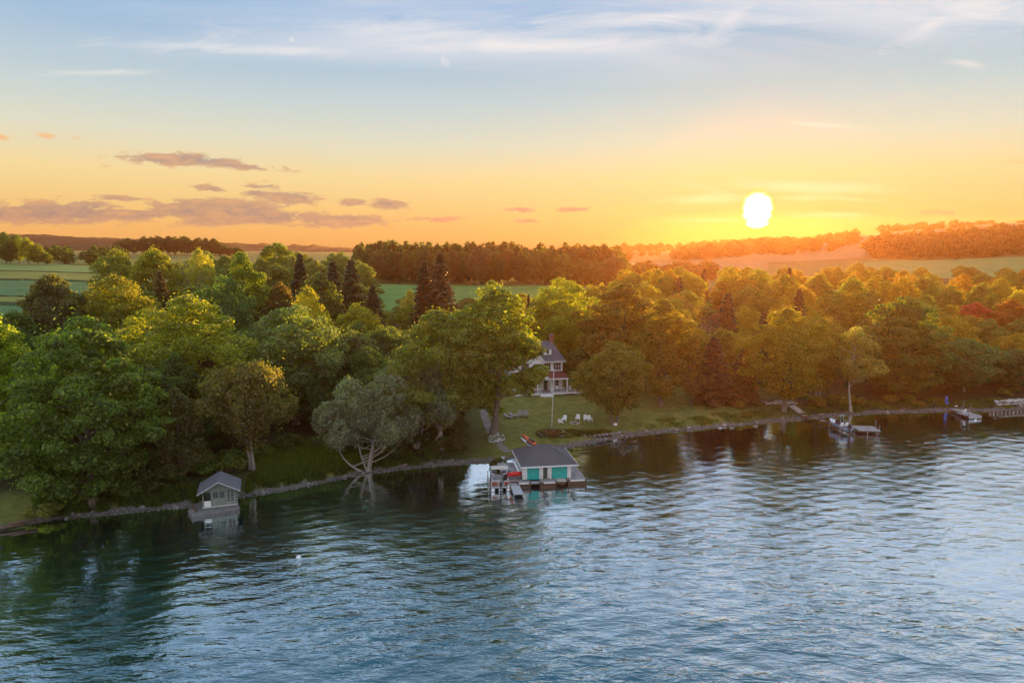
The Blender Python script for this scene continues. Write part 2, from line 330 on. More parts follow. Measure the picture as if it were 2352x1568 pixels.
def ground_mat():
    m, t, out = newmat('ground'); n, l = t.nodes, t.links
    b = n.new('ShaderNodeBsdfPrincipled'); b.inputs['Roughness'].default_value = 0.95; b.inputs['Specular IOR Level'].default_value = .15
    ge = n.new('ShaderNodeNewGeometry'); sx = n.new('ShaderNodeSeparateXYZ'); l.new(ge.outputs['Position'], sx.inputs[0])
    def tex(sc, det=5, ro=.6):
        q = n.new('ShaderNodeTexNoise'); q.inputs['Scale'].default_value = sc; q.inputs['Detail'].default_value = det; q.inputs['Roughness'].default_value = ro
        l.new(ge.outputs['Position'], q.inputs['Vector']); return q.outputs[0]
    def rmp(f, stops):
        q = n.new('ShaderNodeValToRGB'); l.new(f, q.inputs[0]); e = q.color_ramp.elements
        while len(e) < len(stops): e.new(.5)
        for i, (p, c) in enumerate(stops): e[i].position = p; e[i].color = (*c, 1)
        return q.outputs[0]
    def mix(f, a, c2):
        q = n.new('ShaderNodeMix'); q.data_type = 'RGBA'; l.new(f, q.inputs[0]); l.new(a, q.inputs[6]); l.new(c2, q.inputs[7]); return q.outputs[2]
    at = n.new('ShaderNodeAttribute'); at.attribute_name = 'lawn'
    grass = rmp(tex(.55, 8, .72), [(.28, (.075, .105, .022)), (.5, (.15, .16, .04)), (.72, (.25, .21, .062))])
    shade_litter = rmp(tex(1.3, 7, .7), [(.3, (.018, .02, .008)), (.55, (.035, .04, .014)), (.75, (.075, .06, .03))])  # leaf litter, kept dark to put canopy shade into the ground colour
    land_c = mix(at.outputs['Fac'], shade_litter, grass)
    stone = rmp(tex(6.0, 8, .8), [(.32, (.04, .036, .032)), (.5, (.12, .11, .10)), (.7, (.28, .27, .25))])
    wet = rmp(tex(3.0, 6, .7), [(.3, (.02, .022, .016)), (.7, (.07, .065, .045))])
    # height above the lake decides wet bed / gravel / turf; the edge wanders
    w = n.new('ShaderNodeMath'); w.operation = 'MULTIPLY_ADD'; l.new(tex(.8, 5, .65), w.inputs[0]); w.inputs[1].default_value = .9; l.new(sx.outputs['Z'], w.inputs[2])
    k1 = rmp(w.outputs[0], [(.0, (0, 0, 0)), (.66, (0, 0, 0)), (.82, (1, 1, 1))])
    k0 = n.new('ShaderNodeMapRange'); l.new(w.outputs[0], k0.inputs[0]); k0.inputs[1].default_value = .42; k0.inputs[2].default_value = .54
    c = mix(k1, mix(k0.outputs[0], wet, stone), land_c)
    l.new(c, b.inputs['Base Color'])
    bp = n.new('ShaderNodeBump'); bp.inputs['Strength'].default_value = .7; bp.inputs['Distance'].default_value = .15; l.new(tex(4, 8, .8), bp.inputs['Height']); l.new(bp.outputs[0], b.inputs['Normal'])
    l.new(b.outputs[0], out.inputs[0]); return m
M_GROUND = ground_mat()
def gx(): 
    a = np.concatenate([np.linspace(-4000, -900, 24)[:-1], np.linspace(-900, -140, 40)[:-1], np.linspace(-140, 190, 331)[:-1], np.linspace(190, 1100, 60)[:-1], np.linspace(1100, 4000, 24)]); return a
gd = np.concatenate([[-60, -30, -12, -6, -3, -1.5], np.linspace(-.8, 5, 24)[:-1], np.linspace(5, 45, 54)[:-1], np.linspace(45, 400, 90)[:-1], np.linspace(400, 1500, 80)[:-1], np.linspace(1500, 1800, 6)])
GX, GD = np.meshgrid(gx(), gd, indexing='ij'); GY = GD + shore(GX); GZ = land(GX, GY)
nx, ny = GX.shape; idx = np.arange(nx * ny).reshape(nx, ny)
Q = np.stack([idx[:-1, :-1], idx[1:, :-1], idx[1:, 1:], idx[:-1, 1:]], -1).reshape(-1, 4)
me = mesh_np('ground', np.stack([GX, GY, GZ], -1).reshape(-1, 3), Q, M_GROUND, smooth=True)
lawn = np.clip((GX + 10) / 10, 0, 1) * np.clip((62 - GD) / 14, 0, 1) * np.clip((62 - GX) / 20, 0, 1) + np.clip((-48 - GX) / 4, 0, 1) * np.clip((12 - GD) / 5, 0, 1) + np.clip((GD - 220) / 60, 0, 1)
lawn = np.clip(np.maximum(lawn, np.exp(-((GX + 29) / 7) ** 2) * np.clip((16 - GD) / 5, 0, 1)), 0, 1)
a = me.attributes.new('lawn', 'FLOAT', 'POINT'); a.data.foreach_set('value', lawn.astype(np.float32).ravel())
tag(link('ground', me), 'lakeside ground rising from gravel shore to fields and wooded hill', kind='structure')

def field_mat(name, c1, c2, row=0.0, ang=0.0):
    m, t, out = newmat(name); n, l = t.nodes, t.links
    b = n.new('ShaderNodeBsdfPrincipled'); b.inputs['Roughness'].default_value = .95; b.inputs['Specular IOR Level'].default_value = .1
    ge = n.new('ShaderNodeNewGeometry')
    q = n.new('ShaderNodeTexNoise'); q.inputs['Scale'].default_value = .05; q.inputs['Detail'].default_value = 8; q.inputs['Roughness'].default_value = .7; l.new(ge.outputs['Position'], q.inputs['Vector'])
    f = q.outputs[0]
    if row:
        mp = n.new('ShaderNodeMapping'); mp.inputs['Rotation'].default_value = (0, 0, ang); l.new(ge.outputs['Position'], mp.inputs[0])
        wv = n.new('ShaderNodeTexWave'); wv.inputs['Scale'].default_value = row; wv.inputs['Distortion'].default_value = 1.5; l.new(mp.outputs[0], wv.inputs['Vector'])
        mm = n.new('ShaderNodeMath'); mm.operation = 'MULTIPLY_ADD'; l.new(wv.outputs['Fac'], mm.inputs[0]); mm.inputs[1].default_value = .22; l.new(f, mm.inputs[2]); f = mm.outputs[0]
    cr = n.new('ShaderNodeValToRGB'); l.new(f, cr.inputs[0]); e = cr.color_ramp.elements; e[0].position = .3; e[1].position = .75; e[0].color = (*c1, 1); e[1].color = (*c2, 1)
    l.new(cr.outputs[0], b.inputs['Base Color'])
    bp = n.new('ShaderNodeBump'); bp.inputs['Strength'].default_value = .5; bp.inputs['Distance'].default_value = .4; l.new(f, bp.inputs['Height']); l.new(bp.outputs[0], b.inputs['Normal'])
    l.new(b.outputs[0], out.inputs[0]); return m
def drape(name, label, pxa, pxb, Ya, Yb, mat, lift=.35, skew=0.0, n=(24, 30)):
    ua, ub = (pxa - CX) / F, (pxb - CX) / F
    U, Y = np.meshgrid(np.linspace(ua, ub, n[0]), np.linspace(0, 1, n[1]), indexing='ij')
    YY = Ya + (Yb - Ya) * Y + skew * (U - ua) * Ya; XX = U * YY
    ZZ = land(XX, YY) + lift
    ii = np.arange(n[0] * n[1]).reshape(n)
    q = np.stack([ii[:-1, :-1], ii[1:, :-1], ii[1:, 1:], ii[:-1, 1:]], -1).reshape(-1, 4)
    o = link(name, mesh_np(name, np.stack([XX, YY, ZZ], -1).reshape(-1, 3), q, mat, smooth=True))
    return tag(o, label, kind='structure')
F_MEADOW = field_mat('meadow', (.06, .15, .03), (.13, .26, .06), .25, .5)
F_BLUE = field_mat('crop_green', (.06, .14, .045), (.10, .20, .075), .5, .2)
F_DARK = field_mat('crop_dark', (.02, .04, .015), (.04, .07, .02), .5, .2)
F_YEL = field_mat('crop_yellow', (.15, .17, .035), (.24, .25, .06), .4, .2)
F_PALE = field_mat('crop_pale', (.11, .19, .05), (.19, .27, .08), .4, .1)
F_TAN = field_mat('stubble', (.16, .13, .06), (.25, .2, .09), .2, .1)
drape('meadow', 'pale green meadow in front of the long dense wood', 800, 1330, 262, 402, F_MEADOW)
drape('field', 'dark green field strip behind the big maple', -260, 250, 225, 268, F_BLUE, skew=.0)
drape('field', 'thin dark hedgerow strip between two green fields', -260, 250, 268, 280, F_DARK)
drape('field', 'bright yellow green grass strip across the fields', -260, 250, 280, 296, F_YEL)
drape('field', 'broad blue green crop field left of the woods', -260, 300, 300, 366, F_BLUE)
drape('field', 'dark corn row at the far side of the blue green crop', -260, 330, 366, 376, F_DARK)
drape('field', 'sunlit yellow corn strip in the middle of the fields', -260, 360, 376, 425, F_YEL)
drape('field', 'pale far field below the wood edge', -260, 520, 432, 520, F_PALE)
drape('field', 'sunlit yellow field between wood and dark copse', 150, 560, 540, 700, F_YEL)
drape('field', 'hazy golden field below the ridge under the sun', 1360, 1760, 540, 760, F_TAN)
drape('field', 'green field at the foot of the wooded hill', 1980, 2700, 455, 600, F_PALE)
drape('field', 'stubble field on the hilltop below the ridge trees', 1880, 2900, 900, 1220, F_TAN, lift=.6)
drape('field', 'misty hill pasture around the pale barn', 1700, 2060, 640, 900, F_TAN, lift=.5)

# far ridges on the left, wooded, at several kilometres
def ridge(name, label, pts, Y, depth, mat, rough=2.5, seed=1):
    rng = np.random.default_rng(seed); px = np.arange(pts[0][0], pts[-1][0], 3.0)
    py = np.interp(px, [p[0] for p in pts], [p[1] for p in pts])
    rows = []
    top = np.array([at_y(a_, b_, Y) for a_, b_ in zip(px, py)])
    for k, (dy_, fz) in enumerate(((-depth, 0.0), (-depth * .7, .3), (-depth * .45, .6), (-depth * .2, .88), (0, 1.0), (depth * .5, .7))):
        z0 = 20.0; s = (Y + dy_) / Y
        zz_ = z0 + (top[:, 2] - z0) * fz + rng.normal(0, rough, len(px)) * (fz > .2)
        rows.append(np.stack([top[:, 0] * (1 if fz > 0 else s), np.full(len(px), Y + dy_) + rng.normal(0, 8, len(px)), zz_], -1))
    V = np.stack(rows, 1); nn = V.shape[:2]; ii = np.arange(nn[0] * nn[1]).reshape(nn)
    q = np.stack([ii[:-1, :-1], ii[1:, :-1], ii[1:, 1:], ii[:-1, 1:]], -1).reshape(-1, 4)
    return tag(link(name, mesh_np(name, V.reshape(-1, 3), q, mat)), label, kind='structure')
F_HILL = field_mat('far_wood', (.02, .035, .018), (.06, .08, .04))
ridge('hills', 'far wooded ridge on the horizon behind the left woods', [(-900, 552), (-300, 540), (0, 541), (90, 540), (180, 546), (280, 549), (420, 556), (560, 561), (640, 566), (700, 565), (800, 571), (920, 574), (1100, 577)], 1850, 420, F_HILL)
ridge('hills', 'lower wooded ridge on the horizon behind the meadow wood', [(500, 572), (700, 571), (900, 573), (1150, 574), (1350, 571), (1500, 570), (1700, 573)], 1650, 380, F_HILL, 1.6, 2)

# ------------------------------------------------------------------ lake
def water_mat():
    m, t, out = newmat('lake_water'); n, l = t.nodes, t.links
    ge = n.new('ShaderNodeNewGeometry')
    def mp(sc, rz=0):
        q = n.new('ShaderNodeMapping'); q.inputs['Scale'].default_value = sc; q.inputs['Rotation'].default_value = (0, 0, rz); l.new(ge.outputs['Position'], q.inputs[0]); return q.outputs[0]
    def tex(vec, sc, det=4, ro=.5, di=0.0):
        q = n.new('ShaderNodeTexNoise'); q.inputs['Scale'].default_value = sc; q.inputs['Detail'].default_value = det; q.inputs['Roughness'].default_value = ro; q.inputs['Distortion'].default_value = di
        l.new(vec, q.inputs['Vector']); return q.outputs[0]
    def mt(op, a_, b_, c_=None):
        q = n.new('ShaderNodeMath'); q.operation = op
        for i, v_ in enumerate((a_, b_, c_)):
            if v_ is None: continue
            if isinstance(v_, (int, float)): q.inputs[i].default_value = v_
            else: l.new(v_, q.inputs[i])
        return q.outputs[0]
    def wave(vec, sc, di, ds, dd=3):
        q = n.new('ShaderNodeTexWave'); q.wave_type = 'BANDS'; q.bands_direction = 'Y'; q.wave_profile = 'SIN'
        q.inputs['Scale'].default_value = sc; q.inputs['Distortion'].default_value = di; q.inputs['Detail'].default_value = dd; q.inputs['Detail Scale'].default_value = ds; q.inputs['Detail Roughness'].default_value = .6
        l.new(vec, q.inputs['Vector']); return q.outputs['Fac']
    rip = tex(mp((.36, 1.05, 1), R(-14)), 1.0, 3, .5, .9)
    rip2 = tex(mp((.55, 1.4, 1), R(26)), 1.2, 3, .5, .8)
    fine = tex(mp((1.2, 2.6, 1), R(-30)), 2.4, 2, .5)
    w1 = wave(mp((1, 1, 1), R(-24)), .13, 5.0, .9)
    w2 = wave(mp((1, 1, 1), R(31)), .10, 6.0, .7)
    swell = tex(mp((.07, .20, 1), R(18)), 1.0, 2, .5, .8)
    calm = tex(mp((.030, .045, 1), R(15)), 1.0, 3, .55, .8)
    cm = n.new('ShaderNodeMapRange'); l.new(calm, cm.inputs[0]); cm.inputs[1].default_value = .36; cm.inputs[2].default_value = .62; cm.inputs[3].default_value = .45; cm.inputs[4].default_value = 1.25
    h = mt('MULTIPLY_ADD', rip, .135, mt('MULTIPLY_ADD', rip2, .085, mt('MULTIPLY_ADD', fine, .008, mt('MULTIPLY_ADD', w1, .05, mt('MULTIPLY', w2, .042)))))
    h = mt('MULTIPLY_ADD', mt('MULTIPLY', h, cm.outputs[0]), 1.0, mt('MULTIPLY', swell, .16))
    oa = n.new('ShaderNodeAttribute'); oa.attribute_name = 'offshore'
    om = n.new('ShaderNodeMapRange'); om.interpolation_type = 'SMOOTHSTEP'; l.new(oa.outputs['Fac'], om.inputs[0]); om.inputs[1].default_value = 0; om.inputs[2].default_value = 48; om.inputs[3].default_value = .16; om.inputs[4].default_value = 1
    h = mt('MULTIPLY', h, om.outputs[0])
    bp = n.new('ShaderNodeBump'); bp.inputs['Strength'].default_value = 1.0; bp.inputs['Distance'].default_value = 1.0; l.new(h, bp.inputs['Height'])
    df = n.new('ShaderNodeBsdfDiffuse'); l.new(bp.outputs[0], df.inputs['Normal'])
    cr = n.new('ShaderNodeValToRGB'); l.new(calm, cr.inputs[0]); e = cr.color_ramp.elements; e[0].position = .3; e[1].position = .7; e[0].color = (.003, .062, .078, 1); e[1].color = (.004, .095, .145, 1)
    l.new(cr.outputs[0], df.inputs['Color'])
    gl = n.new('ShaderNodeBsdfGlossy'); gl.inputs['Roughness'].default_value = .03; l.new(bp.outputs[0], gl.inputs['Normal'])
    gl.inputs['Color'].default_value = (.86, .97, 1, 1)
    lw = n.new('ShaderNodeLayerWeight'); lw.inputs['Blend'].default_value = .5; l.new(bp.outputs[0], lw.inputs['Normal'])
    fr = n.new('ShaderNodeValToRGB'); l.new(lw.outputs['Facing'], fr.inputs[0]); e = fr.color_ramp.elements
    for p_, v_ in ((.30, .03), (.40, .10), (.47, .28), (.54, .66), (.62, .95)):
        q = e.new(p_); q.color = (v_, v_, v_, 1)
    e[0].color = (.03, .03, .03, 1); e[-1].color = (1, 1, 1, 1)
    mx = n.new('ShaderNodeMixShader'); l.new(fr.outputs[0], mx.inputs[0]); l.new(df.outputs[0], mx.inputs[1]); l.new(gl.outputs[0], mx.inputs[2])
    l.new(mx.outputs[0], out.inputs[0]); return m
wx = np.array([-4000, -900, -420, -160.] + [p[0] for p in sp_] + [170, 320, 900, 4000]); k = len(wx)
offs = [-1.2, 3, 8, 15, 25, 40, 60]
rows = [np.stack([wx, shore(wx) - o_, 0 * wx], -1) for o_ in offs] + [np.stack([wx, 0 * wx - 600, 0 * wx], -1)]
rows[-2][:, 1] = np.minimum(rows[-2][:, 1], shore(wx) - 60); V = np.concatenate(rows)
V[-k:, 1] = np.minimum(-600, V[-2 * k:-k, 1] - 50)
me = mesh_np('water', V, [(r_ * k + i, (r_ + 1) * k + i, (r_ + 1) * k + i + 1, r_ * k + i + 1) for r_ in range(len(rows) - 1) for i in range(k - 1)], water_mat())
a = me.attributes.new('offshore', 'FLOAT', 'POINT'); a.data.foreach_set('value', np.repeat(np.array(offs + [700.], np.float32), k))
tag(link('water', me), 'rippled teal lake reflecting the trees and evening sky', kind='structure')

# ------------------------------------------------------------------ haze
hm, ht, ho = newmat('haze')
pv = ht.nodes.new('ShaderNodeVolumePrincipled'); pv.inputs['Color'].default_value = (*HAZE_C, 1); pv.inputs['Density'].default_value = HAZE_D; pv.inputs['Anisotropy'].default_value = HAZE_G
ht.links.new(pv.outputs[0], ho.inputs['Volume'])
try: hm.cycles.homogeneous_volume = True
except Exception: pass
hb = MB().box(-4200, 4200, -900, HAZE_FAR, -10, HAZE_TOP).build('haze', hm); tag(hb, 'thin evening haze over lake and woods', kind='stuff')
# ------------------------------------------------------------------ trees
def leaf_quads(c, n, rng, size, aspect=.62, tl=1.0, tspread=.28, roll=None):
    """kite-shaped leaf sprays at centres c facing n"""
    k = len(c); n = n / np.maximum(np.linalg.norm(n, axis=1, keepdims=True), 1e-6)
    r = rng.normal(size=(k, 3)) if roll is None else roll + rng.normal(size=(k, 3)) * .35
    t = np.cross(n, r); t /= np.maximum(np.linalg.norm(t, axis=1, keepdims=True), 1e-6); b = np.cross(n, t)
    s = (size * rng.uniform(.6, 1.35, k))[:, None]; w = s * aspect
    fold = n * (s * rng.uniform(-.25, .25, (k, 1)))
    V = np.stack([c - b * s * .5, c + t * w * .5 - b * s * .05 + fold, c + b * s * .55, c - t * w * .5 - b * s * .05 + fold], 1)
    T = np.clip(rng.normal(tl, tspread, k), .35, 1.8)
    return V.reshape(-1, 3), T
def quads_of(nv): return np.arange(nv).reshape(-1, 4)
def tubes(paths, nside=6):
    """paths: list of (points, radii) -> one numpy mesh"""
    Vs, Fs, b = [], [], 0
    for pts, rad in paths:
        pts = np.asarray(pts, float); k = len(pts)
        d = np.gradient(pts, axis=0); d /= np.maximum(np.linalg.norm(d, axis=1, keepdims=True), 1e-6)
        up = np.where(np.abs(d[:, 2:3]) < .9, np.array([[0, 0, 1.]]), np.array([[0, 1., 0]]))
        x = np.cross(d, up); x /= np.linalg.norm(x, axis=1, keepdims=True); y = np.cross(d, x)
        an = np.arange(nside) * 2 * np.pi / nside
        ring = pts[:, None] + np.asarray(rad)[:, None, None] * (x[:, None] * np.cos(an)[None, :, None] + y[:, None] * np.sin(an)[None, :, None])
        ii = b + np.arange(k * nside).reshape(k, nside)
        Fs.append(np.stack([ii[:-1], np.roll(ii[:-1], -1, 1), np.roll(ii[1:], -1, 1), ii[1:]], -1).reshape(-1, 4))
        Vs.append(ring.reshape(-1, 3)); b += k * nside
    return np.concatenate(Vs), np.concatenate(Fs)
def bent(a, b, rng, k=6, sag=.08, lift=0.0):
    a, b = np.asarray(a, float), np.asarray(b, float); t = np.linspace(0, 1, k)[:, None]; Ln = np.linalg.norm(b - a)
    p = a + (b - a) * t; w = np.sin(np.pi * t) * Ln
    return p + w * (rng.normal(size=3) * sag)[None] + w * np.array([[0, 0, lift]])
KIND = {}
def broadleaf(key, seed, H=20., Wd=14., z0=.22, nclump=85, per=260, leaf=.46, shape=1.0, flat=.72, rc=(.085, .15), lobes=5, trunk=.018, fork=0, droop=0.0, lean=0.0, wig=.03, subs=None, smallleaf=None, open_=0.0, tspread=.28, trunks=None):
    rng = np.random.default_rng(seed); Rw = Wd / 2
    ph = rng.uniform(0, 6.28, 4); am = rng.uniform(.06, .17, 4)
    def prof(t): return np.power(np.clip(np.sin(np.pi * np.clip(t, 0, 1) ** shape), 0, 1), .62)
    cs, rs = [], []
    tries = 0
    while len(cs) < nclump and tries < nclump * 90:
        tries += 1
        t = rng.beta(1.6, 1.25) if rng.random() < .8 else rng.random(); th = rng.uniform(0, 2 * np.pi)
        wob = 1 + am[0] * np.sin(2 * th + ph[0]) + am[1] * np.sin(3 * th + ph[1] + 4 * t) + am[2] * np.sin(lobes * th + ph[2] - 6 * t) + am[3] * np.sin(9 * t + ph[3] + th)
        r = (rc[0] * .75 + (rc[1] * 1.08 - rc[0] * .75) * rng.random() ** 1.4) * Wd
        rho = prof(t) * Rw * wob * (rng.uniform(.30, 1) ** .5) * (1 + max(0, .1 - r / Wd) * 2.2 * rng.random()) - r * .5
        if rho < 0: rho = rng.uniform(0, .25) * Rw * prof(t)
        z = H * (z0 + (1 - z0) * t) - r * .5 - droop * rho
        c = np.array([rho * np.cos(th) + lean * z, rho * np.sin(th), z])
        if subs:
            sx_, sy_, sz_, sr, sh = subs[rng.integers(len(subs))]; dv = rng.normal(size=3); dv[2] = abs(dv[2]) * .9 - .25; dv /= np.linalg.norm(dv)
            c = np.array([sx_, sy_, sz_]) + dv * np.array([sr, sr, sh]) * (rng.uniform(.45, 1) ** .5) * .85
        if any(np.linalg.norm((c - q) / (1, 1, .8)) < (r + r2) * (.50 + open_) for q, r2 in zip(cs, rs)) and rng.random() < .93: continue
        cs.append(c); rs.append(r)
    Vs, Ts = [], []
    mid = np.array([lean * H * .5, 0, H * (z0 + (1 - z0) * .45)])
    for c, r in zip(cs, rs):
        k = int(per * (r / (np.mean(rc) * Wd)) ** 2 * rng.uniform(.8, 1.2))
        dv = rng.normal(size=(k, 3)); dv /= np.linalg.norm(dv, axis=1, keepdims=True)
        out_ = (c - mid); out_ /= max(np.linalg.norm(out_), 1e-3)
        dv = dv + (out_ * .55 + np.array([0, 0, .45])) * rng.uniform(0, 1, (k, 1)); dv /= np.linalg.norm(dv, axis=1, keepdims=True)
        # each clump breaks into a few sprays so that its rim is ragged
        sub = rng.normal(size=(7, 3)); sub /= np.linalg.norm(sub, axis=1, keepdims=True)
        lump = np.max(dv @ sub.T, axis=1)
        rad = r * (.62 + .50 * np.clip(lump, 0, 1) ** 2) * rng.uniform(.72, 1.05, k)
        p = c + dv * rad[:, None] * np.array([1.08, 1.08, flat])
        nrm = dv * .8 + np.array([0, 0, .32]) + rng.normal(size=(k, 3)) * .62
        V, T = leaf_quads(p, nrm, rng, smallleaf or leaf, tl=rng.uniform(.8, 1.2), tspread=tspread)
        Vs.append(V); Ts.append(T)
    # stray leaves that loosen the outline and fill the inside
    k = int(nclump * per * .10); q = rng.integers(0, len(cs), k); dv = rng.normal(size=(k, 3))
    p = np.array(cs)[q] + dv * (np.array(rs)[q] * .75)[:, None]
    V, T = leaf_quads(p, dv + np.array([0, 0, .5]), rng, smallleaf or leaf); Vs.append(V); Ts.append(T)
    V = np.concatenate(Vs); crown = mesh_np(key + '_crown', V, quads_of(len(V)), M_LEAF, np.concatenate(Ts))
    # wood
    paths = []; R0 = H * trunk
    roots = trunks or [((0, 0), (lean * H * .75, 0), 1.0)]
    tops = []
    for (bx, by), (ex, ey), sc_ in roots:
        pts = bent((bx, by, -.4), (ex, ey, H * .78), rng, 9, wig)
        tt = np.linspace(0, 1, 9); rad = R0 * sc_ * (1 - .86 * tt) * (1 + .7 * np.exp(-tt * 16))
        paths.append((pts, rad)); tops.append((pts, rad))
    order = rng.permutation(len(cs))[:34]
    for j, qi in enumerate(order):
        pts, rad = tops[j % len(tops)]
        c = cs[qi]; hz = np.clip((c[2] - .45 * np.hypot(c[0] - pts[4, 0], c[1] - pts[4, 1])) / (H * .78), .16, .93)
        f = hz * 8; i0 = int(f); fr = f - i0; a_ = pts[i0] * (1 - fr) + pts[min(i0 + 1, 8)] * fr; ra = (rad[i0] * (1 - fr) + rad[min(i0 + 1, 8)] * fr) * .55
        paths.append((bent(a_, c, rng, 6, .06, -.05), np.linspace(max(ra, .05), .025, 6)))
    V, Fq = tubes(paths, 6)
    wood = mesh_np(key + '_trunk', V, Fq, M_BARK, smooth=True)
    KIND.setdefault(key, []).append((wood, crown, H, Wd))
def conifer(key, seed, H=24., Wd=8., z0=.06, step=.48, leafs=.55, droop=.32, dens=11, gap=0.0, trunk=.013):
    rng = np.random.default_rng(seed); Vs, Ts, paths = [], [], []
    paths.append((bent((0, 0, -.4), (0, 0, H * .985), rng, 8, .004), np.linspace(H * trunk, .03, 8)))
    z = H * z0
    while z < H * .985:
        t = (z / H - z0) / (1 - z0); Lb = Wd / 2 * ((1 - t) ** .82) * rng.uniform(.82, 1.12) + .12
        nb = max(4, int(rng.integers(7, 10) * (1 - .35 * t)))
        a0 = rng.uniform(0, 6.28)
        for q in range(nb):
            if rng.random() < gap: continue
            th = a0 + 2 * np.pi * q / nb + rng.normal(0, .18); Lq = Lb * rng.uniform(.62, 1.12)
            dr = np.array([np.cos(th), np.sin(th), 0]); m_ = max(3, int(dens * Lq / (Wd / 2)) + 2)
            s = np.linspace(.12, 1, m_)
            p = dr[None] * (Lq * s)[:, None]; p[:, 2] = z - droop * Lq * s ** 1.3 * (1 - .45 * s) + .25 * t * Lq * s
            if Lq > .8: paths.append((np.stack([np.array([0, 0, z]), p[m_ // 2], p[-1]]), [.05, .03, .01]))
            for rep in range(5):
                off = rng.normal(size=(m_, 3)) * np.array([.20, .20, .10]) * (.35 + .12 * Lq) * 1.3
                c = p + off + np.cross(dr, [0, 0, 1])[None] * (rng.uniform(-1, 1, m_) * .34 * Lq * (1.05 - s))[:, None]
                c[:, 2] -= rng.uniform(0, .28, m_)
                nrm = np.array([[0, 0, 1.]]) + dr * .5 + rng.normal(size=(m_, 3)) * .55
                V, T = leaf_quads(c, nrm, rng, leafs, .42, tl=.8 + .4 * s.mean(), roll=np.cross(dr, [0, 0, 1])[None]); Vs.append(V); Ts.append(T)
        z += step * rng.uniform(.8, 1.25) * (1 - .3 * t)
    V = np.concatenate(Vs); crown = mesh_np(key + '_crown', V, quads_of(len(V)), M_NEEDLE, np.concatenate(Ts))
    V, Fq = tubes(paths, 5); KIND.setdefault(key, []).append((mesh_np(key + '_trunk', V, Fq, M_BARK, smooth=True), crown, H, Wd))
def bare(key, seed, H=16., Wd=8.):
    rng = np.random.default_rng(seed); paths = []
    def grow(p, d, Ln, r, lev):
        e = p + d * Ln; paths.append((bent(p, e, rng, 5, .06), np.linspace(r, r * .55, 5)))
        if lev == 0: return
        for q in range(rng.integers(2, 5)):
            d2 = d + rng.normal(size=3) * .55 + np.array([0, 0, .18]); d2 /= np.linalg.norm(d2)
            grow(p + d * Ln * rng.uniform(.45, 1), d2, Ln * rng.uniform(.5, .75), r * .5, lev - 1)
    grow(np.array([0, 0, -.3]), np.array([0, 0, 1.]), H * .42, .2, 4)
    V, Fq = tubes(paths, 4); wood = mesh_np(key + '_trunk', V, Fq, M_PALEBARK)
    tips = np.array([p[0][-1] for p in paths]); q = rng.integers(0, len(tips), 700)
    Vl, T = leaf_quads(tips[q] + rng.normal(size=(700, 3)) * .35, rng.normal(size=(700, 3)), rng, .22)
    KIND.setdefault(key, []).append((wood, mesh_np(key + '_crown', Vl, quads_of(len(Vl)), M_LEAF, T), V[:, 2].max(), Wd))
def bush(key, seed, H=2.2, Wd=3.2, nclump=16, per=110, leaf=.26):
    rng = np.random.default_rng(seed); Vs, Ts, paths = [], [], []
    for q in range(nclump):
        th, rho = rng.uniform(0, 6.28), np.sqrt(rng.random()) * Wd * .36; r = rng.uniform(.14, .24) * Wd
        z = max(r * .45, (H - r * .8) * (1 - (rho / (Wd * .5)) ** 2) * rng.uniform(.45, 1)); c = np.array([rho * np.cos(th), rho * np.sin(th), z])
        dv = rng.normal(size=(per, 3)) + np.array([0, 0, .5]); dv /= np.linalg.norm(dv, axis=1, keepdims=True)
        V, T = leaf_quads(c + dv * (r * rng.uniform(.6, 1.12, (per, 1))) * np.array([1, 1, .85]), dv + rng.normal(size=(per, 3)) * .6, rng, leaf, tl=rng.uniform(.75, 1.25)); Vs.append(V); Ts.append(T)
        paths.append((bent((rho * .2 * np.cos(th), rho * .2 * np.sin(th), -.2), c, rng, 4, .08), np.linspace(.05, .015, 4)))
    V = np.concatenate(Vs); V[:, 2] = np.maximum(V[:, 2], -.05); V2, Fq = tubes(paths, 4)
    KIND.setdefault(key, []).append((mesh_np(key + '_stem', V2, Fq, M_BARK), mesh_np(key + '_foliage', V, quads_of(len(V)), M_LEAF, np.concatenate(Ts)), H, Wd))
for s_ in range(4): broadleaf('broad', 11 + s_, H=20, Wd=14, z0=(.16, .2, .12, .18)[s_], nclump=115, per=(310, 230, 270, 210)[s_], leaf=(.36, .46, .40, .50)[s_], shape=(1, .85, 1.2, .95)[s_])
for s_ in range(2): broadleaf('maple', 31 + s_, H=24, Wd=18, z0=.10, nclump=150, per=330, leaf=.44, flat=.6, droop=.10, shape=.9, rc=(.06, .11))
for s_ in range(2): broadleaf('tall', 41 + s_, H=26, Wd=12, z0=.12, nclump=130, per=250, leaf=.42, shape=.9, lobes=4, rc=(.09, .15))
for s_ in range(2): broadleaf('sparse', 51 + s_, H=17, Wd=9, z0=(.36, .22)[s_], nclump=62, per=150, leaf=.33, open_=.10, trunk=.015)
broadleaf('willow', 61, H=13, Wd=17, z0=.30, wig=.11, nclump=180, per=220, leaf=.40, smallleaf=.34, flat=.9, rc=(.045, .085), trunk=.019, tspread=.2,
          subs=[(-5.8, .5, 6.6, 3.1, 3.2), (-2.4, -.6, 9.6, 3.1, 3.1), (.8, .8, 9.0, 3.0, 3.0), (3.6, -.5, 9.8, 3.1, 3.0), (6.6, .4, 6.4, 2.8, 3.1), (-3.4, -1.8, 5.4, 2.8, 2.4), (4.2, -1.8, 5.6, 2.7, 2.4), (0, -1.5, 7.2, 2.4, 1.9)],
          trunks=[((0, 0), (5.2, .2), 1.0), ((-.3, .2), (-4.6, -.2), .75), ((.3, 0), (2.2, .3), .8), ((.1, -.2), (-1.6, -.4), .7)])
